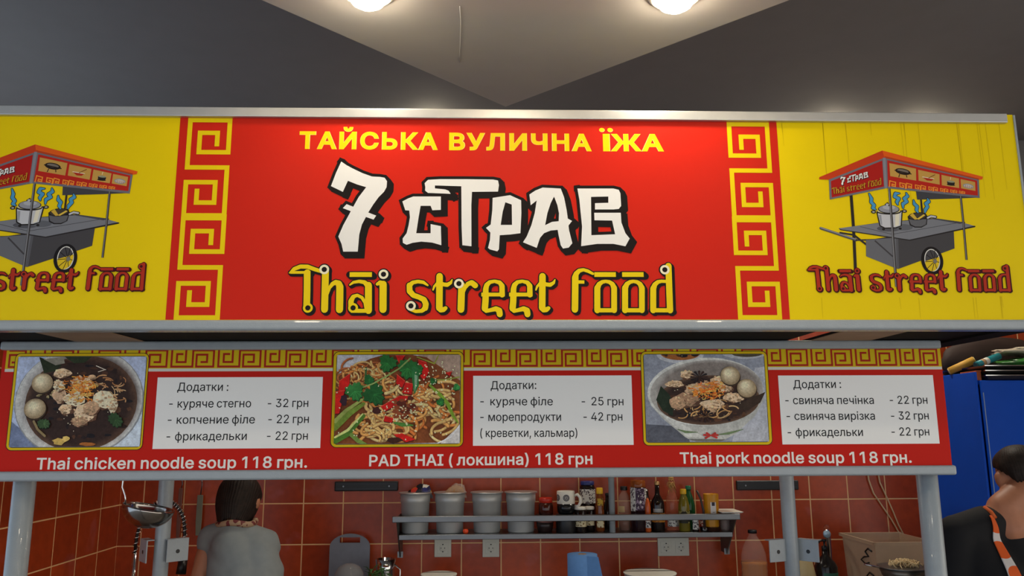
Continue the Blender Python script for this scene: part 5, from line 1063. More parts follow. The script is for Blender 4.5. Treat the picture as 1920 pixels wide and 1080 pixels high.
MB().lathe([(1e-5, .001), (.010, .002), (.0145, .011), (.0135, .018), (.008, .024), (.002, .0225), (1e-5, .022)], n=20).build('fruit', mat('tomato_skin', (226, 74, 30), .25), t)
MB().tube([(0, 0, .021), (.001, -.001, .027)], .0012, 6).build('stem', mat('tomato_stem', (60, 84, 40), .6), t)

# ------------------------------------------------------------------ sockets, knife racks, cables on the back wall
SOCK = mat('socket_plastic', (206, 202, 186), .4, 0, .02)
def socket(x, z, n, label):
    Wd = .088
    t = thing('wall_socket', label, 'socket', (x, YB, z), 'white wall sockets under the shelf'); tw = Wd+(n-1)*.078
    MB().box((0, -.005, 0), (tw, .009, Wd+.004)).build('plate', SOCK, t, bevel=.003)
    for i in range(n):
        cx = (i-(n-1)/2)*.078
        ins = MB().box((cx, -.0105, 0), (.058, .003, .058)).build('insert', SOCK, t, bevel=.001)
        MB().lathe([(.0225, 0), (.0215, -.0015), (.019, .0006), (1e-5, .0008)], R=Matrix.Rotation(PI/2, 3, 'X'), c=(cx, -.0122, 0), n=28).build('well', SOCK, ins)
        for dx, dz in ((-.0095, 0), (.0095, 0), (0, .018), (0, -.018)):
            MB().tube([(cx+dx, -.0141, dz), (cx+dx, -.011, dz)], .0026 if dz == 0 else .0034, 10).build('contact_hole', BLACKP, ins)
q = U(830.5, 1027, YB); socket(q.x, q.z, 1, 'single socket under the shelf, below the second pot')
q = U(920.5, 1027, YB); socket(q.x, q.z, 1, 'single socket under the shelf, below the third pot')
q = U(1262, 1025, YB); socket(q.x, q.z, 2, 'double socket under the right half of the shelf')
def rack(x0, x1, z, label):
    t = thing('knife_rack', label, 'magnetic knife rack', ((x0+x1)/2, YB, z), 'magnetic knife racks on the back wall'); L_ = x1-x0
    MB().box((0, -.010, 0), (L_, .02, .05)).build('bar', BLACKP, t, bevel=.005)
    for dz in (-.012, .012): MB().box((0, -.0212, dz), (L_*.93, .003, .007)).build('magnet_strip', mat('dark_magnet', (46, 46, 48), .35, .6), t)
    for dx in (-L_*.36, L_*.36): MB().tube([(dx, -.0225, 0), (dx, -.019, 0)], .0045, 10).build('screw', STEEL, t)
q = U(628.5, 911, YB); q2 = U(747, 911, YB); rack(q.x, q2.x, q.z-.002, 'black magnetic knife rack left of the steel pots')
q = U(1379.5, 910, YB); q2 = U(1495, 910, YB); rack(q.x, q2.x, q.z, 'black magnetic knife rack behind the right rear post')
for lb, pts in (('left of the two pale cables hanging down the tiles above the plastic box', [(1626, 880), (1629, 900), (1638, 925), (1655, 950), (1672, 975), (1686, 1000), (1692, 1016)]), ('right of the two pale cables hanging down the tiles above the plastic box', [(1645, 880), (1650, 905), (1664, 935), (1675, 960), (1685, 985), (1694, 1002), (1699, 1014)])):
    P = [U(a, b_, YB-.012) for a, b_ in pts]; P = [P[0]+Vector((-.01, 0, .3))]+P+[P[-1]+Vector((.02, -.02, -.25))]
    o = P[0]; t = thing('cable', lb, 'cable', o, 'pale cables above the plastic box'); MB().tube(P, .0036, 8).build('sheath', mat('cable_sheath', (214, 186, 140), .5), t, o)

# ------------------------------------------------------------------ on the back counter
def at_counter(px_, Y): return U(px_, 1060, Y).x
# cutting board
Yc = 4.22; q0, q1 = U(617.5, 1040, Yc).x, U(693, 1040, Yc).x; zt_ = U(655, 1001, Yc).z
o = Vector(((q0+q1)/2, Yc, ZW)); Wb = (q1-q0); Hb = zt_-ZW
t = thing('cutting_board', 'grey plastic cutting board with a handle slot leaning on the tiles', 'cutting board', o)
out = [(-Wb/2, 0), (Wb/2, 0), (Wb/2, Hb*.82)]+[(Wb/2*math.cos(a)*1.0, Hb*.82+Hb*.18*math.sin(a)) for a in [PI*i/14 for i in range(1, 14)]]+[(-Wb/2, Hb*.82)]
zs_ = U(655, 1012.5, Yc).z-ZW; slot = [(-.052, zs_-.014), (.052, zs_-.014), (.052, zs_+.013), (-.052, zs_+.013)]
V = []; Fc = []
for y_ in (0, .014):
    tr = geometry.tessellate_polygon([[Vector((a, b_, 0)) for a, b_ in out], [Vector((a, b_, 0)) for a, b_ in slot]])
    o_ = len(V); V += [(a, y_, b_) for a, b_ in out+slot]; Fc += [tuple(o_+i for i in tt) for tt in tr]
no, ns = len(out), len(slot); N_ = no+ns
for i in range(no): Fc.append((i, (i+1) % no, N_+(i+1) % no, N_+i))
for i in range(ns): Fc.append((no+i, no+(i+1) % ns, N_+no+(i+1) % ns, N_+no+i))
MB().add(V, Fc).build('board', mat('grey_board', (116, 120, 132), .5, 0, .05, 30), t)
# bowls, dome, herbs in front of it
x0 = at_counter(655, 4.0); zt_ = U(655, 1056, 4.0).z
t = thing('bowl_cover', 'clear dome in front of the grey cutting board', 'dome', (x0, 4.0, ZW))
MB().lathe([(.072, 0), (.072, zt_-ZW-.07), (.068, zt_-ZW-.045), (.05, zt_-ZW-.016), (.02, zt_-ZW-.002), (1e-5, zt_-ZW)], n=32).build('dome', mat('dome_plastic', (160, 158, 156), .08, 0, 0, alpha=.4), t)
MB().lathe([(.07, 0), (.076, .0), (.076, .01), (.07, .01)], n=32).build('rim', STEEL, t)
x0 = at_counter(708, 3.98); zt_ = U(700, 1054, 3.98).z; hh = zt_-ZW
t = thing('herb_bunch', 'bunch of green herbs in a steel cup beside the cutting board', 'herbs', (x0, 3.98, ZW))
MB().lathe([(1e-5, .001), (.05, 0), (.056, hh*.55), (.053, hh*.55), (.046, .006), (1e-5, .006)], n=28).build('cup', STEEL, t)
b = MB(); rr = random.Random(2)
for i in range(110):
    a = rr.uniform(0, 2*PI); l = rr.uniform(.03, .06); p_ = Vector((max(-.03, min(.03, rr.gauss(0, .03))), max(-.03, min(.03, rr.gauss(0, .02))), hh*rr.uniform(.5, .85))); q_ = p_+Vector((math.cos(a)*l, math.sin(a)*l*.5, rr.uniform(-.03, .035)))
    n_ = Vector((-math.sin(a), math.cos(a), .4))*rr.uniform(.003, .007); mid = (p_+q_)/2+Vector((0, 0, .008))
    b.add([p_, mid+n_, q_, mid-n_], [(0, 1, 2, 3)])
b.build('leaves', mat('herb_green', (54, 92, 40), .5, 0, .35, 80), t)
x0 = at_counter(722, 4.12); zt_ = U(722, 1049, 4.12).z
t = thing('steel_jug', 'shiny steel jug behind the green herbs', 'jug', (x0, 4.14, ZW)); hh = zt_-ZW
MB().lathe([(1e-5, .001), (.045, 0), (.05, .02), (.046, hh*.8), (.05, hh), (.046, hh), (.04, .02)], n=28).build('body', CHROME, t)
MB().tube([(.044, -.01, hh*.9), (.075, -.015, hh*.8), (.075, -.015, hh*.5), (.048, -.01, hh*.35)], .004, 8).build('handle', CHROME, t)
for px_, top, rad, lb in ((823, 1077, .085, 'pale bowl just showing its rim below the first socket'), (1218, 1074.5, .125, 'large white bowl just showing its rim below the double socket')):
    zt_ = U(px_, top, 3.98).z; hh = zt_-ZW
    t = thing('bowl', lb, 'bowl', (at_counter(px_, 3.98), 3.98, ZW))
    MB().lathe([(1e-5, .001), (rad*.5, 0), (rad*.8, hh*.4), (rad, hh-.002), (rad*1.01, hh), (rad*.97, hh), (rad*.76, hh*.45), (rad*.45, .008), (1e-5, .006)], n=40).build('bowl', WHITEP, t)
    MB().lathe([(rad*.97, hh-.002), (rad*1.025, hh), (rad*1.025, hh+.003), (rad*.97, hh+.003)], n=40).build('rim', WHITEP, t)
# blue paper roll
x0, x1 = U(1064, 1060, 3.8).x, U(1122, 1060, 3.8).x; zt_ = U(1093, 1040, 3.8).z; r = (x1-x0)/2*.97
t = thing('paper_roll', 'blue paper towel roll standing on the counter below the shelf', 'paper roll', ((x0+x1)/2, 3.82, ZW)); hh = zt_-ZW
MB().lathe([(.02, .0), (r, 0), (r, hh), (.02, hh)], n=44).build('paper', mat('blue_paper', (86, 132, 188), .8, 0, .05, 60, .2, 200), t)
MB().lathe([(.016, -.0), (.02, 0), (.02, hh+.001), (.016, hh+.001)], n=30).build('core', mat('cardboard_core', (140, 110, 80), .8), t)
MB().prism([(r*.2, -r*1.0, hh), (r*.95, -r*.9, hh*.985), (r*1.35, -r*.8, hh*.55), (r*1.3, -r*.85, hh*.1), (r*.3, -r*1.01, hh*.1)], (0, -.0012, 0)).build('loose_sheet', MATS['blue_paper'], t)
# cooking oil bottle
x0 = at_counter(1416, 4.08); zt_ = U(1408, 994.5, 4.08).z; hh = zt_-ZW; r = mpx(24, 4.08)
t = thing('oil_jug', 'large clear bottle of cooking oil with a black cap right of the double socket', 'bottle', (U(1413, 1040, 4.08).x, 4.08, ZW))
pr = [(r*.95, 0), (r, .01)]+[(r*(1.0 if i % 2 else .95), .02+hh*.56*i/14) for i in range(15)]+[(r*.92, hh*.70), (r*.7, hh*.82), (r*.36, hh*.92), (r*.3, hh*.93), (r*.3, hh*.98)]
MB().lathe([(1e-5, 0)]+pr, n=32).build('bottle', mat('clear_pet_bottle', (236, 220, 206), .05, 0, 0, alpha=.12), t)
MB().lathe([(1e-5, .004)]+[(a*.97, z) for a, z in pr if .004 < z < hh*.60]+[(r*.95, hh*.60), (1e-5, hh*.60)], n=32).build('oil', mat('cooking_oil', (196, 116, 34), .06, 0, .05, alpha=.7), t)
MB().lathe([(r*.34, hh*.965), (r*.34, hh), (r*.31, hh+.003), (1e-5, hh+.003)], n=24).build('cap', BLACKP, t)
# beige squeeze bottle, soap bottle
x0 = at_counter(1510, 3.95); zt_ = U(1508, 1036, 3.95).z; hh = zt_-ZW
t = thing('detergent_bottle', 'beige flat bottle with brown lettering behind the right rear post', 'bottle', (x0, 3.95, ZW))
MB().lathe([(1e-5, .001), (.05, 0), (.053, .01), (.05, hh*.6), (.035, hh*.86), (.015, hh*.95), (.015, hh)], sy=.5, n=30).build('body', mat('beige_plastic', (196, 172, 122), .4), t)
for k in range(3): MB().box((.004, -.0262, hh*(.56-.16*k)), (.05, .001, .010)).build('label_line', mat('brown_ink', (120, 70, 40), .6), t)
x0 = at_counter(1550, 4.0); zt_ = U(1545, 1011, 4.0).z; hh = zt_-ZW
t = thing('soap_bottle', 'dark bottle with a green label and pump beside the chrome tap', 'bottle', (x0-.004, 4.0, ZW))
MB().lathe([(1e-5, .001), (.052, 0), (.054, .008), (.054, hh*.62), (.045, hh*.68), (.016, hh*.78), (.014, hh*.86)], n=30).build('body', mat('dark_bottle', (30, 26, 24), .2), t)
MB().lathe([(.015, hh*.84), (.015, hh*.9), (.005, hh*.91), (.005, hh*.97), (.012, hh*.97), (.012, hh), (1e-5, hh)], n=20).tube([(0, 0, hh*.985), (-.03, -.015, hh*.98), (-.034, -.017, hh*.955)], .004, 8).build('pump', BLACKP, t)
band(t, .0548, hh*.02, hh*.55, mat('green_label', (46, 104, 84), .5), a0=-2.2, a1=-.4)
# chrome tap
zt_ = U(1579, 995, 3.9).z; x0 = at_counter(1580, 3.95)
o = Vector((x0, 4.1, ZW)); t = thing('tap', 'chrome arched kitchen tap seen end on right of the soap bottle', 'tap', o); hh = zt_-ZW
MB().tube([(0, 0, 0), (0, 0, hh*.84), (-.010, -.02, hh*.95), (-.032, -.07, hh*1.0), (-.064, -.14, hh*.98), (-.078, -.17, hh*.93)], .0145, 16).build('spout', CHROME, t)
MB().lathe([(.03, 0), (.03, .012), (.022, .02), (.022, .05), (.015, .055)], n=24).build('base', CHROME, t)
MB().tube([(.02, 0, .04), (.06, -.01, .06)], .006, 10).build('lever', CHROME, t)
aer = MB().lathe([(.0155, -.002), (.0165, .0), (.0165, .014), (1e-5, .014)], R=Matrix.Rotation(PI/2, 3, 'X'), c=(-.077, -.168, hh*.955), n=24).build('aerator', mat('aerator', (170, 196, 214), .25, .4), t)
# plastic box with handwritten marks
Yb0 = 3.72
xl, xr = U(1642, 1040, Yb0).x, U(1760, 1040, Yb0).x; zt_ = U(1680, 1017, Yb0).z; hh = zt_-ZW
o = Vector(((xl+xr)/2, Yb0+.15, ZW)); wd_ = xr-xl; dp = .34
xo = o.x
t = thing('plastic_box', 'translucent plastic food box with two black hand drawn marks', 'box', (xo, Yb0+dp/2, ZW))
b = MB()
def tray(b, w0, w1, d0, d1, h, th):
    O = [(-w0/2, -d0/2), (w0/2, -d0/2), (w0/2, d0/2), (-w0/2, d0/2)]; T = [(-w1/2, -d1/2), (w1/2, -d1/2), (w1/2, d1/2), (-w1/2, d1/2)]
    k = lambda P, z, s_: [(x*(1-s_/abs(P[1][0])), y*(1-s_/abs(P[1][1])), z) for x, y in P]
    V = k(O, 0, 0)+k(T, h, 0)+k(T, h, th)+k(O, th, th)
    F = [(3, 2, 1, 0)]
    for a in (0, 4, 8):
        for i in range(4): F.append((a+i, a+(i+1) % 4, a+4+(i+1) % 4, a+4+i))
    F.append((12, 13, 14, 15)); return b.add(V, F)
BOXP = mat('frosted_plastic', (206, 180, 150), .45, 0, .04, alpha=.5)
tray(b, wd_*.9, wd_, dp*.9, dp, hh, .004).build('tub', BOXP, t)
MB().prism([(-wd_/2-.012, -dp/2-.012, hh-.012), (wd_/2+.012, -dp/2-.012, hh-.012), (wd_/2+.012, -dp/2-.002, hh-.012), (-wd_/2-.012, -dp/2-.002, hh-.012)], (0, 0, .014)).prism([(-wd_/2-.012, -dp/2-.012, hh-.012), (-wd_/2-.002, -dp/2-.012, hh-.012), (-wd_/2-.002, dp/2+.012, hh-.012), (-wd_/2-.012, dp/2+.012, hh-.012)], (0, 0, .014)).prism([(-wd_/2-.012, dp/2+.002, hh-.012), (wd_/2+.012, dp/2+.002, hh-.012), (wd_/2+.012, dp/2+.012, hh-.012), (-wd_/2-.012, dp/2+.012, hh-.012)], (0, 0, .014)).build('rim', BOXP, t)
MB().box((0, -dp*.478-.006, hh*.66), (wd_*.95, .004, .004)).build('level_line', BOXP, t)
for dy, dz in ((0, hh*.78), (.0, hh*.48)):
    q_ = lambda u, v: (-wd_*.475-.009+.0, -dp*.40+u*.12+dy, dz+v*.07)
    MB().tube([q_(0, .5), q_(.3, .62), q_(.55, .35), q_(.3, .1), q_(.65, 0), q_(.95, -.25), q_(.6, -.45), q_(.3, -.3)], .004, 6).build('marker_stroke', BLACKP, t)
# sieve with noodles in front
zt_ = U(1690, 1068, 3.45).z; x0 = U(1692, 1066, 3.45).x
t = thing('noodle_sieve', 'round sieve full of pale noodles resting before the plastic box', 'sieve', (x0+.03, 3.5, zt_-.075))
MB().lathe([(1e-5, 0), (.05, .008), (.085, .04), (.1, .075), (.096, .075), (.08, .042), (.046, .012), (1e-5, .004)], n=32).build('basket', mat('sieve_mesh', (120, 112, 100), .35, .8), t)
MB().lathe([(.096, .072), (.106, .075), (.106, .08), (.096, .079)], n=32).build('rim', STEEL, t)
b = MB()
for dy in (-.012, .012): b.tube([(-.1, dy, .076), (-.16, dy*.9, .088), (-.17, 0, .09)], .003, 8)
b.build('handle', CHROME, t)
b = MB(); rr = random.Random(6)
for i in range(44):
    a = rr.uniform(0, 2*PI); q_ = rr.uniform(0, .06); c_ = Vector((q_*math.cos(a)+.01, q_*math.sin(a), .08)); p_ = []
    a0 = rr.uniform(0, 6.28); R_ = rr.uniform(.012, .03)
    for k in range(7): th = a0+k*.5; p_.append(c_+Vector((R_*math.cos(th), R_*math.sin(th), .018*math.sin(k*.6)*rr.uniform(.5, 1.3)+.012*(1-q_/.06))))
    b.tube(p_, .0022, 5)
nd = b.build('noodles', mat('pale_noodles', (226, 200, 150), .45, 0, .1, 40), t); nd['kind'] = 'stuff'
# stand under the sieve (prep table on the right)
t = thing('prep_table', 'small steel prep table under the noodle sieve', 'table', (x0+.02, 3.5, 0))
zt2 = zt_-.075
MB().span((x0-.2, 3.39, zt2-.03), (x0+.24, 3.655, zt2)).build('tabletop', STEEL, t, (x0+.02, 3.5, 0), bevel=.003)
for xx in (x0-.17, x0+.21):
    for yy in (3.41, 3.62): MB().tube([(xx, yy, 0), (xx, yy, zt2-.03)], .016, 14).build('leg', STEEL, t, (x0+.02, 3.5, 0))

# ------------------------------------------------------------------ left corner: ladle, spray tap, hanging tools
Yl = 3.0
a_, b_ = U(232, 942, Yl), U(326.5, 958, Yl); r = (b_-a_).length/2*.97; cc = (a_+b_)/2
t = thing('ladle', 'big round steel ladle hanging by its thin handle in front of the left rear post', 'ladle', cc)
tilt = Matrix.Rotation(-.30, 3, 'Y').inverted(); R_ = Matrix.Rotation(.20, 3, 'Y')@Matrix.Rotation(-.03, 3, 'X')
n = 14; prof = [(max(1e-5, r*math.sin(PI/2*i/n)), -r*.84*math.cos(PI/2*i/n)) for i in range(n+1)]; prof += [(r*.985, 0)]+[(max(1e-5, r*.97*math.sin(PI/2*i/n)), -r*.81*math.cos(PI/2*i/n)) for i in range(n, -1, -1)]
MB().lathe(prof, n=44, R=R_).build('bowl', mat('polished_steel', (170, 166, 160), .16, 1, .05, 20), t)
h = MB().tube([R_@Vector((-r*.9, 0, -.02)), R_@Vector((-r*1.04, 0, .02)), Vector((-r*1.12, 0, .07)), Vector((-r*1.06, 0, .2)), Vector((-r*1.0, 0, .52)), Vector((-r*.9, 0, .56)), Vector((-r*.8, 0, .54))], .0035, 10)
h.build('handle', CHROME, t)
# spring spray tap on the left
Y_ = 3.85; p0_, p1_ = U(253, 1036, Y_), U(350, 1014, Y_); pt = U(303, 950, Y_)
o = Vector((p0_.x, Y_, ZW)); t = thing('spray_tap', 'spring arched spray tap whose coils show below the steel ladle', 'tap', o)
arc = []
for i in range(25):
    u = i/24; x_ = p0_.x+(p1_.x-p0_.x)*(.5-.5*math.cos(PI*u)); z_ = (p0_.z+(p1_.z-p0_.z)*u)+(pt.z-p0_.z)*math.sin(PI*u)**.8; arc.append(Vector((x_, Y_-.03*u, z_)))
MB().tube(arc, .007, 10).build('hose', BLACKP, t, o)
def path_at(P, u):
    k = u*(len(P)-1); i = min(len(P)-2, int(k)); return P[i].lerp(P[i+1], k-i), (P[i+1]-P[i]).normalized()
co = []; turns = 30
for i in range(turns*10+1):
    u = i/(turns*10); p_, d_ = path_at(arc, u); s_ = d_.cross(Vector((0, 1, 0))).normalized(); v_ = d_.cross(s_); a = 2*PI*i/10; co.append(p_+(s_*math.cos(a)+v_*math.sin(a))*.0125)
MB().tube(co, .0032, 6).build('spring', CHROME, t, o)
MB().tube([(p0_.x, Y_, ZW), p0_], .011, 14).build('riser_pipe', CHROME, t, o)
MB().tube([p1_+Vector((0, -.03, .0)), p1_+Vector((.0, -.03, -.09))], [.012, .016], 14).tube([p1_+Vector((0, -.03, -.08)), p1_+Vector((.0, -.045, -.14))], [.02, .022], 14).build('spray_head', BLACKP, t, o)
# tools hanging at the back wall
for px_, y0_, y1_, wpx, c, lb in ((341, 915, 1008, 7, (120, 74, 62), 'brown handled kitchen tool hanging on the tiles left of the cook'), (378, 928, 1004, 10, (120, 122, 104), 'grey green spatula hanging on the tiles nearest the cook')):
    q = U(px_, 900, YB-.02); ztop, z0_, z1_ = q.z, U(px_, y0_, YB-.02).z, U(px_, y1_, YB-.02).z; o = Vector((q.x, YB-.02, ztop))
    t = thing('kitchen_tool', lb, 'kitchen tool', o, 'tools hanging in the left corner'); hw = mpx(wpx, YB)/2
    MB().tube([(0, 0, 0), (.004, 0, -.02), (0, 0, z0_-ztop)], .003, 8).build('hanger', STEEL, t)
    MB().prism([(-hw, 0, z0_-ztop), (hw, 0, z0_-ztop), (hw*1.05, 0, (z1_-ztop)*.75), (hw*.8, 0, z1_-ztop), (-hw*.8, 0, z1_-ztop), (-hw*1.05, 0, (z1_-ztop)*.75)], (0, -.008, 0)).build('blade', mat('tool_%d' % px_, c, .5), t, bevel=.002)
    MB().tube([(0, .02, .004), (0, -.012, .004), (0, -.014, .014)], .003, 8).build('hook', STEEL, t)

# ------------------------------------------------------------------ blue cabinet on the right
Yn, Yf = 3.78, 4.285
xc = U(1838, 800, Yn).x; zc1 = U(1826, 697.5, Yn).z; zd = U(1840, 713, Yn).z
o = Vector((xc+.42, (Yn+Yf)/2, 0)); t = thing('metal_cabinet', 'tall blue metal cabinet behind the dark haired cook, things piled on its top', 'cabinet', o)
BLU = mat('blue_enamel', (22, 84, 200), .45, 0, .05, 6, .05, 90, spec=.15)
MB().span((xc, Yn, 0), (xc+.012, Yf, zc1)).build('side_panel', BLU, t, o, bevel=.002); MB().span((xc+.83, Yn, 0), (xc+.842, Yf, zc1)).build('side_panel', BLU, t, o, bevel=.002)
MB().span((xc+.012, Yn+.004, zd-.02), (xc+.83, Yf, zd)).build('top', BLU, t, o); MB().span((xc+.012, Yf-.01, 0), (xc+.83, Yf, zd-.02)).build('back', BLU, t, o)
d = MB().span((xc+.016, Yn-.018, .06), (xc+.826, Yn-.001, zd-.002)).build('door', BLU, t, o, bevel=.003)
MB().span((xc+.020, Yn-.0195, .07), (xc+.0235, Yn-.0175, zd-.06)).build('edge_trim', mat('trim_pale', (150, 170, 190), .4), d, o)
MB().tube([(xc+.76, Yn-.03, 1.0), (xc+.76, Yn-.03, 1.14)], .007, 10).build('handle', STEEL, d, o)
# things on the cabinet
gx = lambda px_, Y: U(px_, 690, Y).x
a_ = U(1778, 697, 4.0); b_ = U(1811, 676, 3.95)
def roll(name, label, cat, a, b, r, m, endm, group=None, bands=None):
    t = thing(name, label, cat, a, group); MB().tube([a, b], r, 18).build('body', m, t, a)
    for e_, s_ in ((a, a-b), (b, b-a)): s_ = s_.normalized()*.004; MB().tube([e_-s_*.2, e_+s_], r*.8, 16).build('end', endm, t, a)
    for u, c in (bands or ()): p_ = a.lerp(b, u); d_ = (b-a).normalized()*.012; MB().tube([p_-d_, p_+d_], r*1.03, 18).build('band', c, t, a)
    return t
roll('paper_tube', 'yellow paper tube leaning on the left edge of the blue cabinet top', 'tube', Vector((xc-.004, 3.98, zc1+.018)), Vector((xc+.10, 3.93, zc1+.072)), .019, mat('yellow_paper', (204, 156, 62), .6), mat('pale_paper_end', (222, 200, 130), .7))
roll('film_roll', 'teal plastic roll lying aslant beside the yellow tube on the cabinet', 'roll', Vector((xc+.045, 3.83, zd+.078)), Vector((xc+.185, 3.86, zd+.125)), .017, mat('teal_plastic', (30, 132, 140), .35), mat('teal_end', (20, 90, 96), .4), None, [(.3, mat('tan_band', (180, 140, 96), .5)), (.42, WHITEP)])
# metal trays
for k in range(3):
    t = thing('steel_tray', ('lowest', 'middle', 'topmost')[k]+' shallow steel tray in the stack on the blue cabinet', 'tray', (xc+.36, 3.95, zd+.001+k*.0235), 'steel trays on the cabinet')
    b = MB(); tray(b, .60, .64, .36, .40, .022, .002).build('tray', STEEL, t)
    MB().box((0, -.2, .021), (.655, .012, .004)).build('lip', CHROME, t)
t = thing('box_corner', 'orange brown carton edge wedged at the corner of the cabinet top', 'carton', (xc+.032, Yn+.06, zd))
MB().box((-.002, .02, .024), (.026, .13, .048)).build('carton', mat('orange_carton', (176, 84, 44), .6), t, bevel=.002); MB().box((-.002, -.046, .046), (.028, .006, .006)).build('flap', mat('orange_carton', (176, 84, 44), .6), t)
def sack(name, label, cat, c, d, m, seed, amp=.18, extra=None, n=18):
    t = thing(name, label, cat, c); rr = Vector((seed*3.1, seed*1.7, seed)); b = MB(); V = []; Fq = []
    for i in range(n+1):
        for j in range(2*n):
            th, ph_ = PI*i/n, PI*j/n; v = Vector((math.sin(th)*math.cos(ph_), math.sin(th)*math.sin(ph_), -math.cos(th)))
            k = 1+amp*noise.noise(v*2.2+rr)+amp*.5*noise.noise(v*6+rr); V.append((v.x*d[0]/2*k, v.y*d[1]/2*k, max(0, d[2]/2*(1+v.z*k))))
    for i in range(n):
        for j in range(2*n): q_ = (j+1) % (2*n); Fq.append((i*2*n+j, i*2*n+q_, (i+1)*2*n+q_, (i+1)*2*n+j))
    b.add(V, Fq, True).build('bag', m, t); return t
zt_ = zd+.06
t = sack('herb_bag', 'green leafy bag lying on the steel trays on top of the cabinet', 'bag', (xc+.46, 3.93, zt_+.004), (.5, .3, .062), mat('green_bag', (44, 104, 40), .3, 0, .4, 40), 3)
t = sack('plastic_bag', 'crumpled whitish plastic bag lying over the green bag on the cabinet', 'bag', (xc+.47, 3.95, zt_+.07), (.46, .24, .05), mat('whitish_film', (176, 166, 146), .3, 0, .1, 20), 5, .3)
t = sack('duffel_bag', 'dark brown rounded bag at the back of the cabinet top', 'bag', (xc+.40, 4.215, zd), (.6, .09, .26), mat('dark_bag', (48, 32, 26), .7, 0, .1, 12), 9, .08)

# ------------------------------------------------------------------ people
def fused(name, chains, m, parent, origin, voxel=.011, smooth=6, balls=(), disp=None):
    """one continuous skin grown around tapered limbs: chains of (point, radius)"""
    b = MB()
    for ch in chains:
        for (p, r), (q, s) in zip(ch[:-1], ch[1:]):
            p, q = Vector(p), Vector(q); L_ = (q-p).length; k = max(1, int(L_/.02))
            b.tube([p.lerp(q, i/k) for i in range(k+1)], [r+(s-r)*i/k for i in range(k+1)], 18)
        for p, r in ch: b.ball(p, r, 9)
    for c, r, R in balls: b.ball(c, r, 12, R)
    o = b.build(name, m, None, origin, weld=False)
    rm = o.modifiers.new('remesh', 'REMESH'); rm.mode = 'VOXEL'; rm.voxel_size = voxel; rm.use_smooth_shade = True
    sm = o.modifiers.new('smooth', 'SMOOTH'); sm.iterations = smooth; sm.factor = .5
    bpy.context.view_layer.update()
    me = bpy.data.meshes.new_from_object(o.evaluated_get(bpy.context.evaluated_depsgraph_get())); old = o.data
    o.modifiers.clear(); o.data = me; bpy.data.meshes.remove(old)
    for p in me.polygons: p.use_smooth = True
    if disp:
        for v in me.vertices: v.co += v.normal*disp(v.co+Vector(origin))
    o.location = (0, 0, 0); o.parent = parent; o.name = name
    return o
def hand_chains(w, d, side, up, curl=.5, s=1.0):
    """palm plus five separate fingers; d along the hand, side across it towards the thumb"""
    w, d, side = Vector(w), Vector(d).normalized(), Vector(side).normalized(); nrm = Vector(up).normalized()
    ch = [[(w, .024*s), (w+d*.045*s, .026*s)], [(w+d*.01*s+side*.012*s, .018*s), (w+d*.085*s+side*.024*s, .014*s)], [(w+d*.02*s-side*.012*s, .018*s), (w+d*.08*s-side*.026*s, .013*s)]]
    for i, (u, l) in enumerate(((.028, .070), (.010, .080), (-.009, .074), (-.028, .058))):
        p = w+d*.083*s+side*u*s; q = p+(d*math.cos(curl*.5)-nrm*math.sin(curl*.5))*l*.45*s; r_ = q+(d*math.cos(curl*1.3)-nrm*math.sin(curl*1.3))*l*.32*s; e_ = r_+(d*math.cos(curl*1.9)-nrm*math.sin(curl*1.9))*l*.25*s
        ch.append([(p, .0095*s), (q, .0088*s), (r_, .0082*s), (e_, .007*s)])
    p = w+d*.025*s+side*.026*s; q = p+(d*.5+side*.85-nrm*.2).normalized()*.04*s; e_ = q+(d*.85+side*.4-nrm*.4).normalized()*.032*s
    ch.append([(p, .012*s), (q, .010*s), (e_, .0085*s)]); return ch
def head_balls(c, R):
    """skull, jaw, nose, brows, lips, ears; local +Y is where the face looks, +Z the crown"""
    g = lambda v: Vector(c)+R@Vector(v)
    return [(g((0, -.01, .025)), (.076, .094, .088), R), (g((0, .03, -.035)), (.060, .062, .066), R), (g((0, .05, -.085)), (.034, .034, .024), R), (g((0, .093, -.022)), (.011, .018, .013), R), (g((0, .086, -.002)), (.008, .012, .026), R),
            (g((.03, .074, .018)), (.024, .012, .009), R), (g((-.03, .074, .018)), (.024, .012, .009), R), (g((0, .082, -.058)), (.022, .010, .006), R), (g((0, .080, -.066)), (.018, .010, .006), R),
            (g((.084, -.010, -.012)), (.015, .022, .033), R), (g((-.084, -.010, -.012)), (.015, .022, .033), R)]
def eyes(parent, c, R, origin):
    for s in (-1, 1): MB().ball(Vector(c)+R@Vector((s*.03, .077, .002)), .0125, 10).build('eye', mat('eye_white', (225, 220, 212), .2, 0, 0), parent, origin)
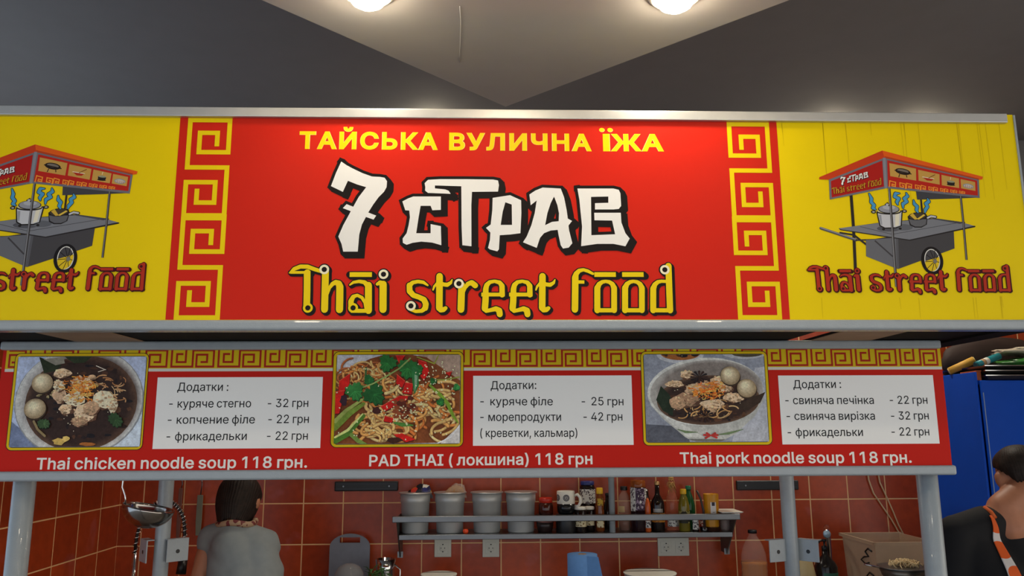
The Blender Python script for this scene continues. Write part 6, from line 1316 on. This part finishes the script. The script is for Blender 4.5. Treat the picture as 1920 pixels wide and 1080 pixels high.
def hair_shell(name, c, R, rad, low, m, parent, origin, seed=0, ridges=61, amp=.009, n=30, taper=.12, drop=1.0):
    """hair cap with strand ridges; low(phi) gives how far down it hangs, phi=0 is the face side"""
    V = []; Fq = []; M_ = 6*n
    for i in range(n+1):
        for j in range(M_):
            ph_ = 2*PI*j/M_; a = (i/n)*low(ph_); 
            rr = 1+amp*math.sin(ridges*ph_+3*noise.noise(Vector((ph_*2, a*2, seed))))*min(1, a)+.05*noise.noise(Vector((math.cos(ph_)*2, math.sin(ph_)*2, a*2+seed)))
            rr *= 1-.09*(i/n)**4
            if a <= PI/2: v = Vector((math.sin(a)*math.sin(ph_), math.sin(a)*math.cos(ph_), math.cos(a)))
            else: v = Vector((math.sin(ph_)*(1-taper*(a-PI/2)**2), math.cos(ph_)*(1-taper*(a-PI/2)**2), -(a-PI/2)*1.0))
            V.append(Vector(c)+R@Vector((v.x*rad[0]*rr, v.y*rad[1]*rr, v.z*rad[2]*(1 if v.z > 0 else drop))))
    for i in range(n):
        for j in range(M_): q_ = (j+1) % M_; Fq.append((i*M_+j, i*M_+q_, (i+1)*M_+q_, (i+1)*M_+j))
    o = MB().add(V, Fq, True).build(name, m, parent, origin); s_ = o.modifiers.new('thickness', 'SOLIDIFY'); s_.thickness = .006; s_.offset = -1
    return o
HAIR = mat('dark_hair', (36, 26, 20), .62, 0, .4, 60, .3, 150, spec=.3)

# cook seen from behind, head bowed
Yw = 3.62
hc = U(444, 947, Yw+.05); lsh, rsh = U(398, 1000, Yw), U(513, 1003, Yw)
o = Vector((hc.x, 3.5, 0)); t = thing('person', 'cook in a grey T-shirt seen from behind, head bowed over the counter at the left', 'person', o)
hx = hc.x+.01
Rh = Matrix.Rotation(-.62, 3, 'X')
hcen = Vector((hx-.004, Yw+.06, hc.z+.012))
sl, sr = Vector((lsh.x, Yw-.0, lsh.z-.02)), Vector((rsh.x-.03, Yw, rsh.z-.035))
neck = Vector((hx+.006, Yw-.015, U(450, 985, Yw).z))
chest = Vector((hx+.075, Yw-.05, neck.z-.20)); waist = Vector((hx+.085, 3.47, 1.02)); hip = Vector((hx+.085, 3.45, .88))
def arm(sh, el, wr_): return [(sh, .050), (Vector(sh).lerp(Vector(el), .4), .046), (el, .037), (Vector(el).lerp(Vector(wr_), .35), .037), (wr_, .025)]
el_l, wr_l = Vector((sl.x-.05, Yw-.03, sl.z-.25)), Vector((sl.x+.05, Yw+.18, sl.z-.27)); el_r, wr_r = Vector((sr.x+.0, Yw+.10, sr.z-.24)), Vector((sr.x-.06, Yw+.28, sr.z-.26))
torso = [[(neck+Vector((0, .035, .07)), .048), (neck, .052), (neck-Vector((0, .01, .05)), .062)], [(neck-Vector((0, .015, .04)), .06), (sl, .048)], [(neck-Vector((0, .015, .04)), .06), (sr, .048)], [(sl-Vector((-.07, .02, .03)), .062), (chest-Vector((.075, 0, 0)), .076), (waist-Vector((.06, 0, 0)), .085), (hip-Vector((.07, 0, 0)), .10)], [(sr-Vector((.035, .02, .03)), .07), (chest+Vector((.07, 0, 0)), .078), (waist+Vector((.06, 0, 0)), .085), (hip+Vector((.07, 0, 0)), .10)], [(neck-Vector((0, .03, .08)), .075), (chest, .09), (waist, .09), (hip, .1)]]
legs = [[(hip+Vector((s*.085, 0, -.04)), .085), (Vector((hx+.085+s*.09, 3.47, .48)), .055), (Vector((hx+.085+s*.09, 3.44, .30)), .052), (Vector((hx+.085+s*.09, 3.43, .08)), .038), (Vector((hx+.085+s*.095, 3.44, .045)), .04), (Vector((hx+.085+s*.1, 3.56, .035)), .034)] for s in (-1, 1)]
chains = torso+[arm(sl, el_l, wr_l), arm(sr, el_r, wr_r)]+legs+hand_chains(wr_l, wr_l-el_l+Vector((0, 0, -.03)), (1, .2, 0), (0, 0, 1))+hand_chains(wr_r, wr_r-el_r+Vector((0, 0, -.03)), (-1, .2, 0), (0, 0, 1))
body = fused('body', chains, SKIN, t, o, .009, 5, head_balls(hcen, Rh)); eyes(t, hcen, Rh, o)
SHIRT = mat('grey_jersey', (134, 140, 140), .85, 0, .05, 30, .3, 25)
def fat(ch, d): return [[(p, r+d) for p, r in c] for c in ch]
sleeve = lambda sh, el: [(Vector(sh)-Vector((0, 0, .0)), .060), (Vector(sh).lerp(Vector(el), .07), .060)]
fused('t_shirt', fat(torso[3:], .014)+fat([[torso[1][0], torso[1][1]], [torso[2][0], torso[2][1]]], .013)+[sleeve(sl, el_l), sleeve(sr, el_r)], SHIRT, t, o, .010, 4, disp=lambda p: .010*math.sin(p.z*85+14*p.x+4*noise.noise(p*4))*max(0, noise.noise(p*3+Vector((3, 1, 0)))+.25))
fused('trousers', fat(legs, .012)+fat([[torso[3][3], torso[3][3]]], .0)+[[(hip-Vector((.07, 0, -.02)), .118), (hip+Vector((.07, 0, .02)), .118)]], mat('dark_trousers', (44, 46, 54), .8, 0, .06, 20), t, o, .012, 4)
low_w = lambda ph_: 1.12+.98*(min(1, abs(((ph_+PI) % (2*PI))-PI)/1.25))**2
hair_shell('hair', hcen+Rh@Vector((0, -.014, .022)), Rh, (.095, .110, .098), lambda ph_: 1.05+1.72*min(1, (abs(((ph_+PI) % (2*PI))-PI)/1.25))**2+.10*noise.noise(Vector((ph_*5, 3, 1)))+.05*math.sin(ph_*41), HAIR, t, o, seed=2, taper=.24, drop=1.3, amp=.013, ridges=47)
b = MB()
pts = [(Vector((math.cos(a)*.078, math.sin(a)*.072, .006*math.sin(a*3)))+neck+Vector((.006, .006, .014))) for a in [2*PI*i/28 for i in range(29)]]
b.tube(pts, .0135, 8).build('scarf', paper('print_scarf', (170, 140, 110), (110, 40, 40), 60), t, o)

# second cook at the right edge, head bowed towards the right
Ym = 3.05
ear = U(1873, 899, Ym+.07); o = Vector((U(1925, 1000, Ym).x, Ym, 0))
t = thing('person', 'dark haired cook in black T-shirt and orange dotted apron strap at the right edge', 'person', o)
# the ear at the left of the picture is the left one: the face looks down, away from the viewer
Rm = Matrix.Rotation(-.12, 3, 'Z')@Matrix.Rotation(-.42, 3, 'X')
mc = ear-Rm@Vector((-.084, -.010, -.012))
shl = U(1768, 985, Ym+.02)
nk = U(1880, 950, Ym+.02); nk = Vector((U(1888, 950, Ym).x, Ym+.02, U(1888, 956, Ym).z))
cx = nk.x+.03
sl, sr = Vector((shl.x+.06, Ym+.03, shl.z-.035)), Vector((cx+.21, Ym+.0, shl.z-.06))
chest = Vector((cx, Ym-.02, nk.z-.26)); waist = Vector((cx, Ym-.06, 1.05)); hip = Vector((cx, Ym-.08, .92))
torso = [[(mc+Rm@Vector((0, -.035, -.06)), .060), (nk, .062), (nk-Vector((-.01, .01, .07)), .075)], [(nk-Vector((0, 0, .032)), .062), (nk.lerp(sl, .4)-Vector((0, 0, .022)), .060), (sl, .058)], [(nk-Vector((-.04, 0, .055)), .058), (sr-Vector((.05, 0, 0)), .058), (sr, .058)], [(sl-Vector((-.05, -.02, .04)), .08), (chest-Vector((.10, 0, 0)), .10), (waist-Vector((.075, 0, 0)), .10), (hip-Vector((.08, 0, 0)), .105)], [(sr-Vector((.05, -.02, .04)), .08), (chest+Vector((.10, 0, 0)), .10), (waist+Vector((.075, 0, 0)), .10), (hip+Vector((.08, 0, 0)), .105)], [(nk-Vector((-.03, -.03, .11)), .09), (chest, .105), (waist, .10), (hip, .105)]]
el_l, wr_l = Vector((sl.x-.05, Ym+.02, sl.z-.29)), Vector((sl.x+.05, Ym+.12, sl.z-.40)); el_r, wr_r = Vector((sr.x+.05, Ym+.02, sr.z-.29)), Vector((sr.x-.06, Ym+.13, sr.z-.40))
legs = [[(hip+Vector((s*.09, 0, -.04)), .09), (Vector((cx+s*.095, Ym-.06, .5)), .058), (Vector((cx+s*.095, Ym-.09, .32)), .055), (Vector((cx+s*.095, Ym-.10, .085)), .04), (Vector((cx+s*.1, Ym-.09, .045)), .042), (Vector((cx+s*.105, Ym+.05, .035)), .036)] for s in (-1, 1)]
chains = torso+[arm(sl, el_l, wr_l), arm(sr, el_r, wr_r)]+legs+hand_chains(wr_l, wr_l-el_l, (1, .1, 0), (0, 0, 1))+hand_chains(wr_r, wr_r-el_r, (-1, .1, 0), (0, 0, 1))
fused('body', chains, SKIN, t, o, .009, 5, head_balls(mc, Rm)); eyes(t, mc, Rm, o)
fused('t_shirt', fat(torso[3:], .014)+fat([[(torso[1][0][0]-Vector((.028, 0, .020)), .050)]+torso[1][1:], [(torso[2][0][0]+Vector((.04, 0, .03)), .050)]+torso[2][1:]], .014)+[[(sl, .074), (sl.lerp(el_l, .55), .066)], [(sr, .074), (sr.lerp(el_r, .55), .066)]], mat('black_jersey', (20, 19, 20), .85, 0, .1, 30), t, o, .010, 4)
fused('trousers', fat(legs, .012)+[[(hip-Vector((.08, 0, -.02)), .122), (hip+Vector((.08, 0, .02)), .122)]], MATS['dark_trousers'], t, o, .012, 4)
hair_shell('hair', mc+Rm@Vector((0, -.016, .022)), Rm, (.092, .108, .100), lambda ph_: 1.12+1.15*min(1, (abs(((ph_+PI) % (2*PI))-PI)/2.3))**3+.03*math.sin(ph_*37), HAIR, t, o, seed=5, taper=.3, amp=.006)
# apron: neck strap, bib and skirt, white with orange dots
from mathutils.bvhtree import BVHTree
bpy.context.view_layer.update()
trees = [BVHTree.FromObject(ob, bpy.context.evaluated_depsgraph_get()) for ob in t.children if ob.name.split('.')[0] in ('t_shirt', 'body')]
def drape(x, z):
    best = None
    for tr_ in trees:
        h = tr_.ray_cast(Vector((x, Ym-1.2, z))-o, Vector((0, 1, 0)))
        if h[0] is not None and (best is None or h[0].y < best): best = h[0].y
    return best
DOT = bpy.data.materials.new('dotted_apron'); DOT.use_nodes = True; n_ = DOT.node_tree
tx = n_.nodes.new('ShaderNodeTexCoord'); vo = n_.nodes.new('ShaderNodeTexVoronoi'); vo.inputs['Scale'].default_value = 13; vo.inputs['Randomness'].default_value = .35
th_ = n_.nodes.new('ShaderNodeMath'); th_.operation = 'LESS_THAN'; th_.inputs[1].default_value = .46; mx_ = n_.nodes.new('ShaderNodeMixRGB'); mx_.inputs[1].default_value = s2l((214, 206, 200)); mx_.inputs[2].default_value = s2l((226, 92, 26))
n_.links.new(tx.outputs['Object'], vo.inputs['Vector']); n_.links.new(vo.outputs['Distance'], th_.inputs[0]); n_.links.new(th_.outputs[0], mx_.inputs[0]); n_.links.new(mx_.outputs[0], n_.nodes['Principled BSDF'].inputs['Base Color']); n_.nodes['Principled BSDF'].inputs['Roughness'].default_value = .8
prof = [(1856, 1861, 966), (1858, 1868, 990), (1859.5, 1875, 1020), (1861, 1881, 1050), (1862, 1887, 1080), (1864, 1894, 1130), (1872, 1905, 1220), (1885, 1915, 1330), (1895, 1920, 1400)]
V = []; last = Ym-.2-o.y
NS = 8
rows_ = []
for (xa_, xb_, y_), (xc_, xd_, y2_) in zip(prof[:-1], prof[1:]):
    for k in range(5): u = k/5; rows_.append((xa_+(xc_-xa_)*u, xb_+(xd_-xb_)*u, y_+(y2_-y_)*u))
for xa_, xb_, y_ in rows_:
    P_ = [U(xa_+(xb_-xa_)*k/NS, y_, Ym-.04) for k in range(NS+1)]; ys_ = [q_ for q_ in (drape(p_.x, p_.z) for p_ in P_) if q_ is not None]
    last = min(ys_) if ys_ else last
    for p_ in P_:
        V.append(Vector((p_.x, o.y+last-.007, p_.z)))
pts = [q_ for q_ in (U(a, b_, Ym-.02) for a, b_ in ((1851, 944), (1853.5, 952), (1856, 960), (1858.5, 970))) if drape(q_.x, q_.z) is not None]; pts = [Vector((p_.x, o.y+drape(p_.x, p_.z)-.004, p_.z)) for p_ in pts]
MB().tube(pts, .0075, 8).build('neck_strap', mat('orange_cloth', (206, 96, 40), .8), t, o)
ap = MB().add(V, [(i*(NS+1)+k, i*(NS+1)+k+1, (i+1)*(NS+1)+k+1, (i+1)*(NS+1)+k) for i in range(len(rows_)-1) for k in range(NS)], True).build('apron_strap', DOT, t, o)
sd = ap.modifiers.new('thickness', 'SOLIDIFY'); sd.thickness = .003
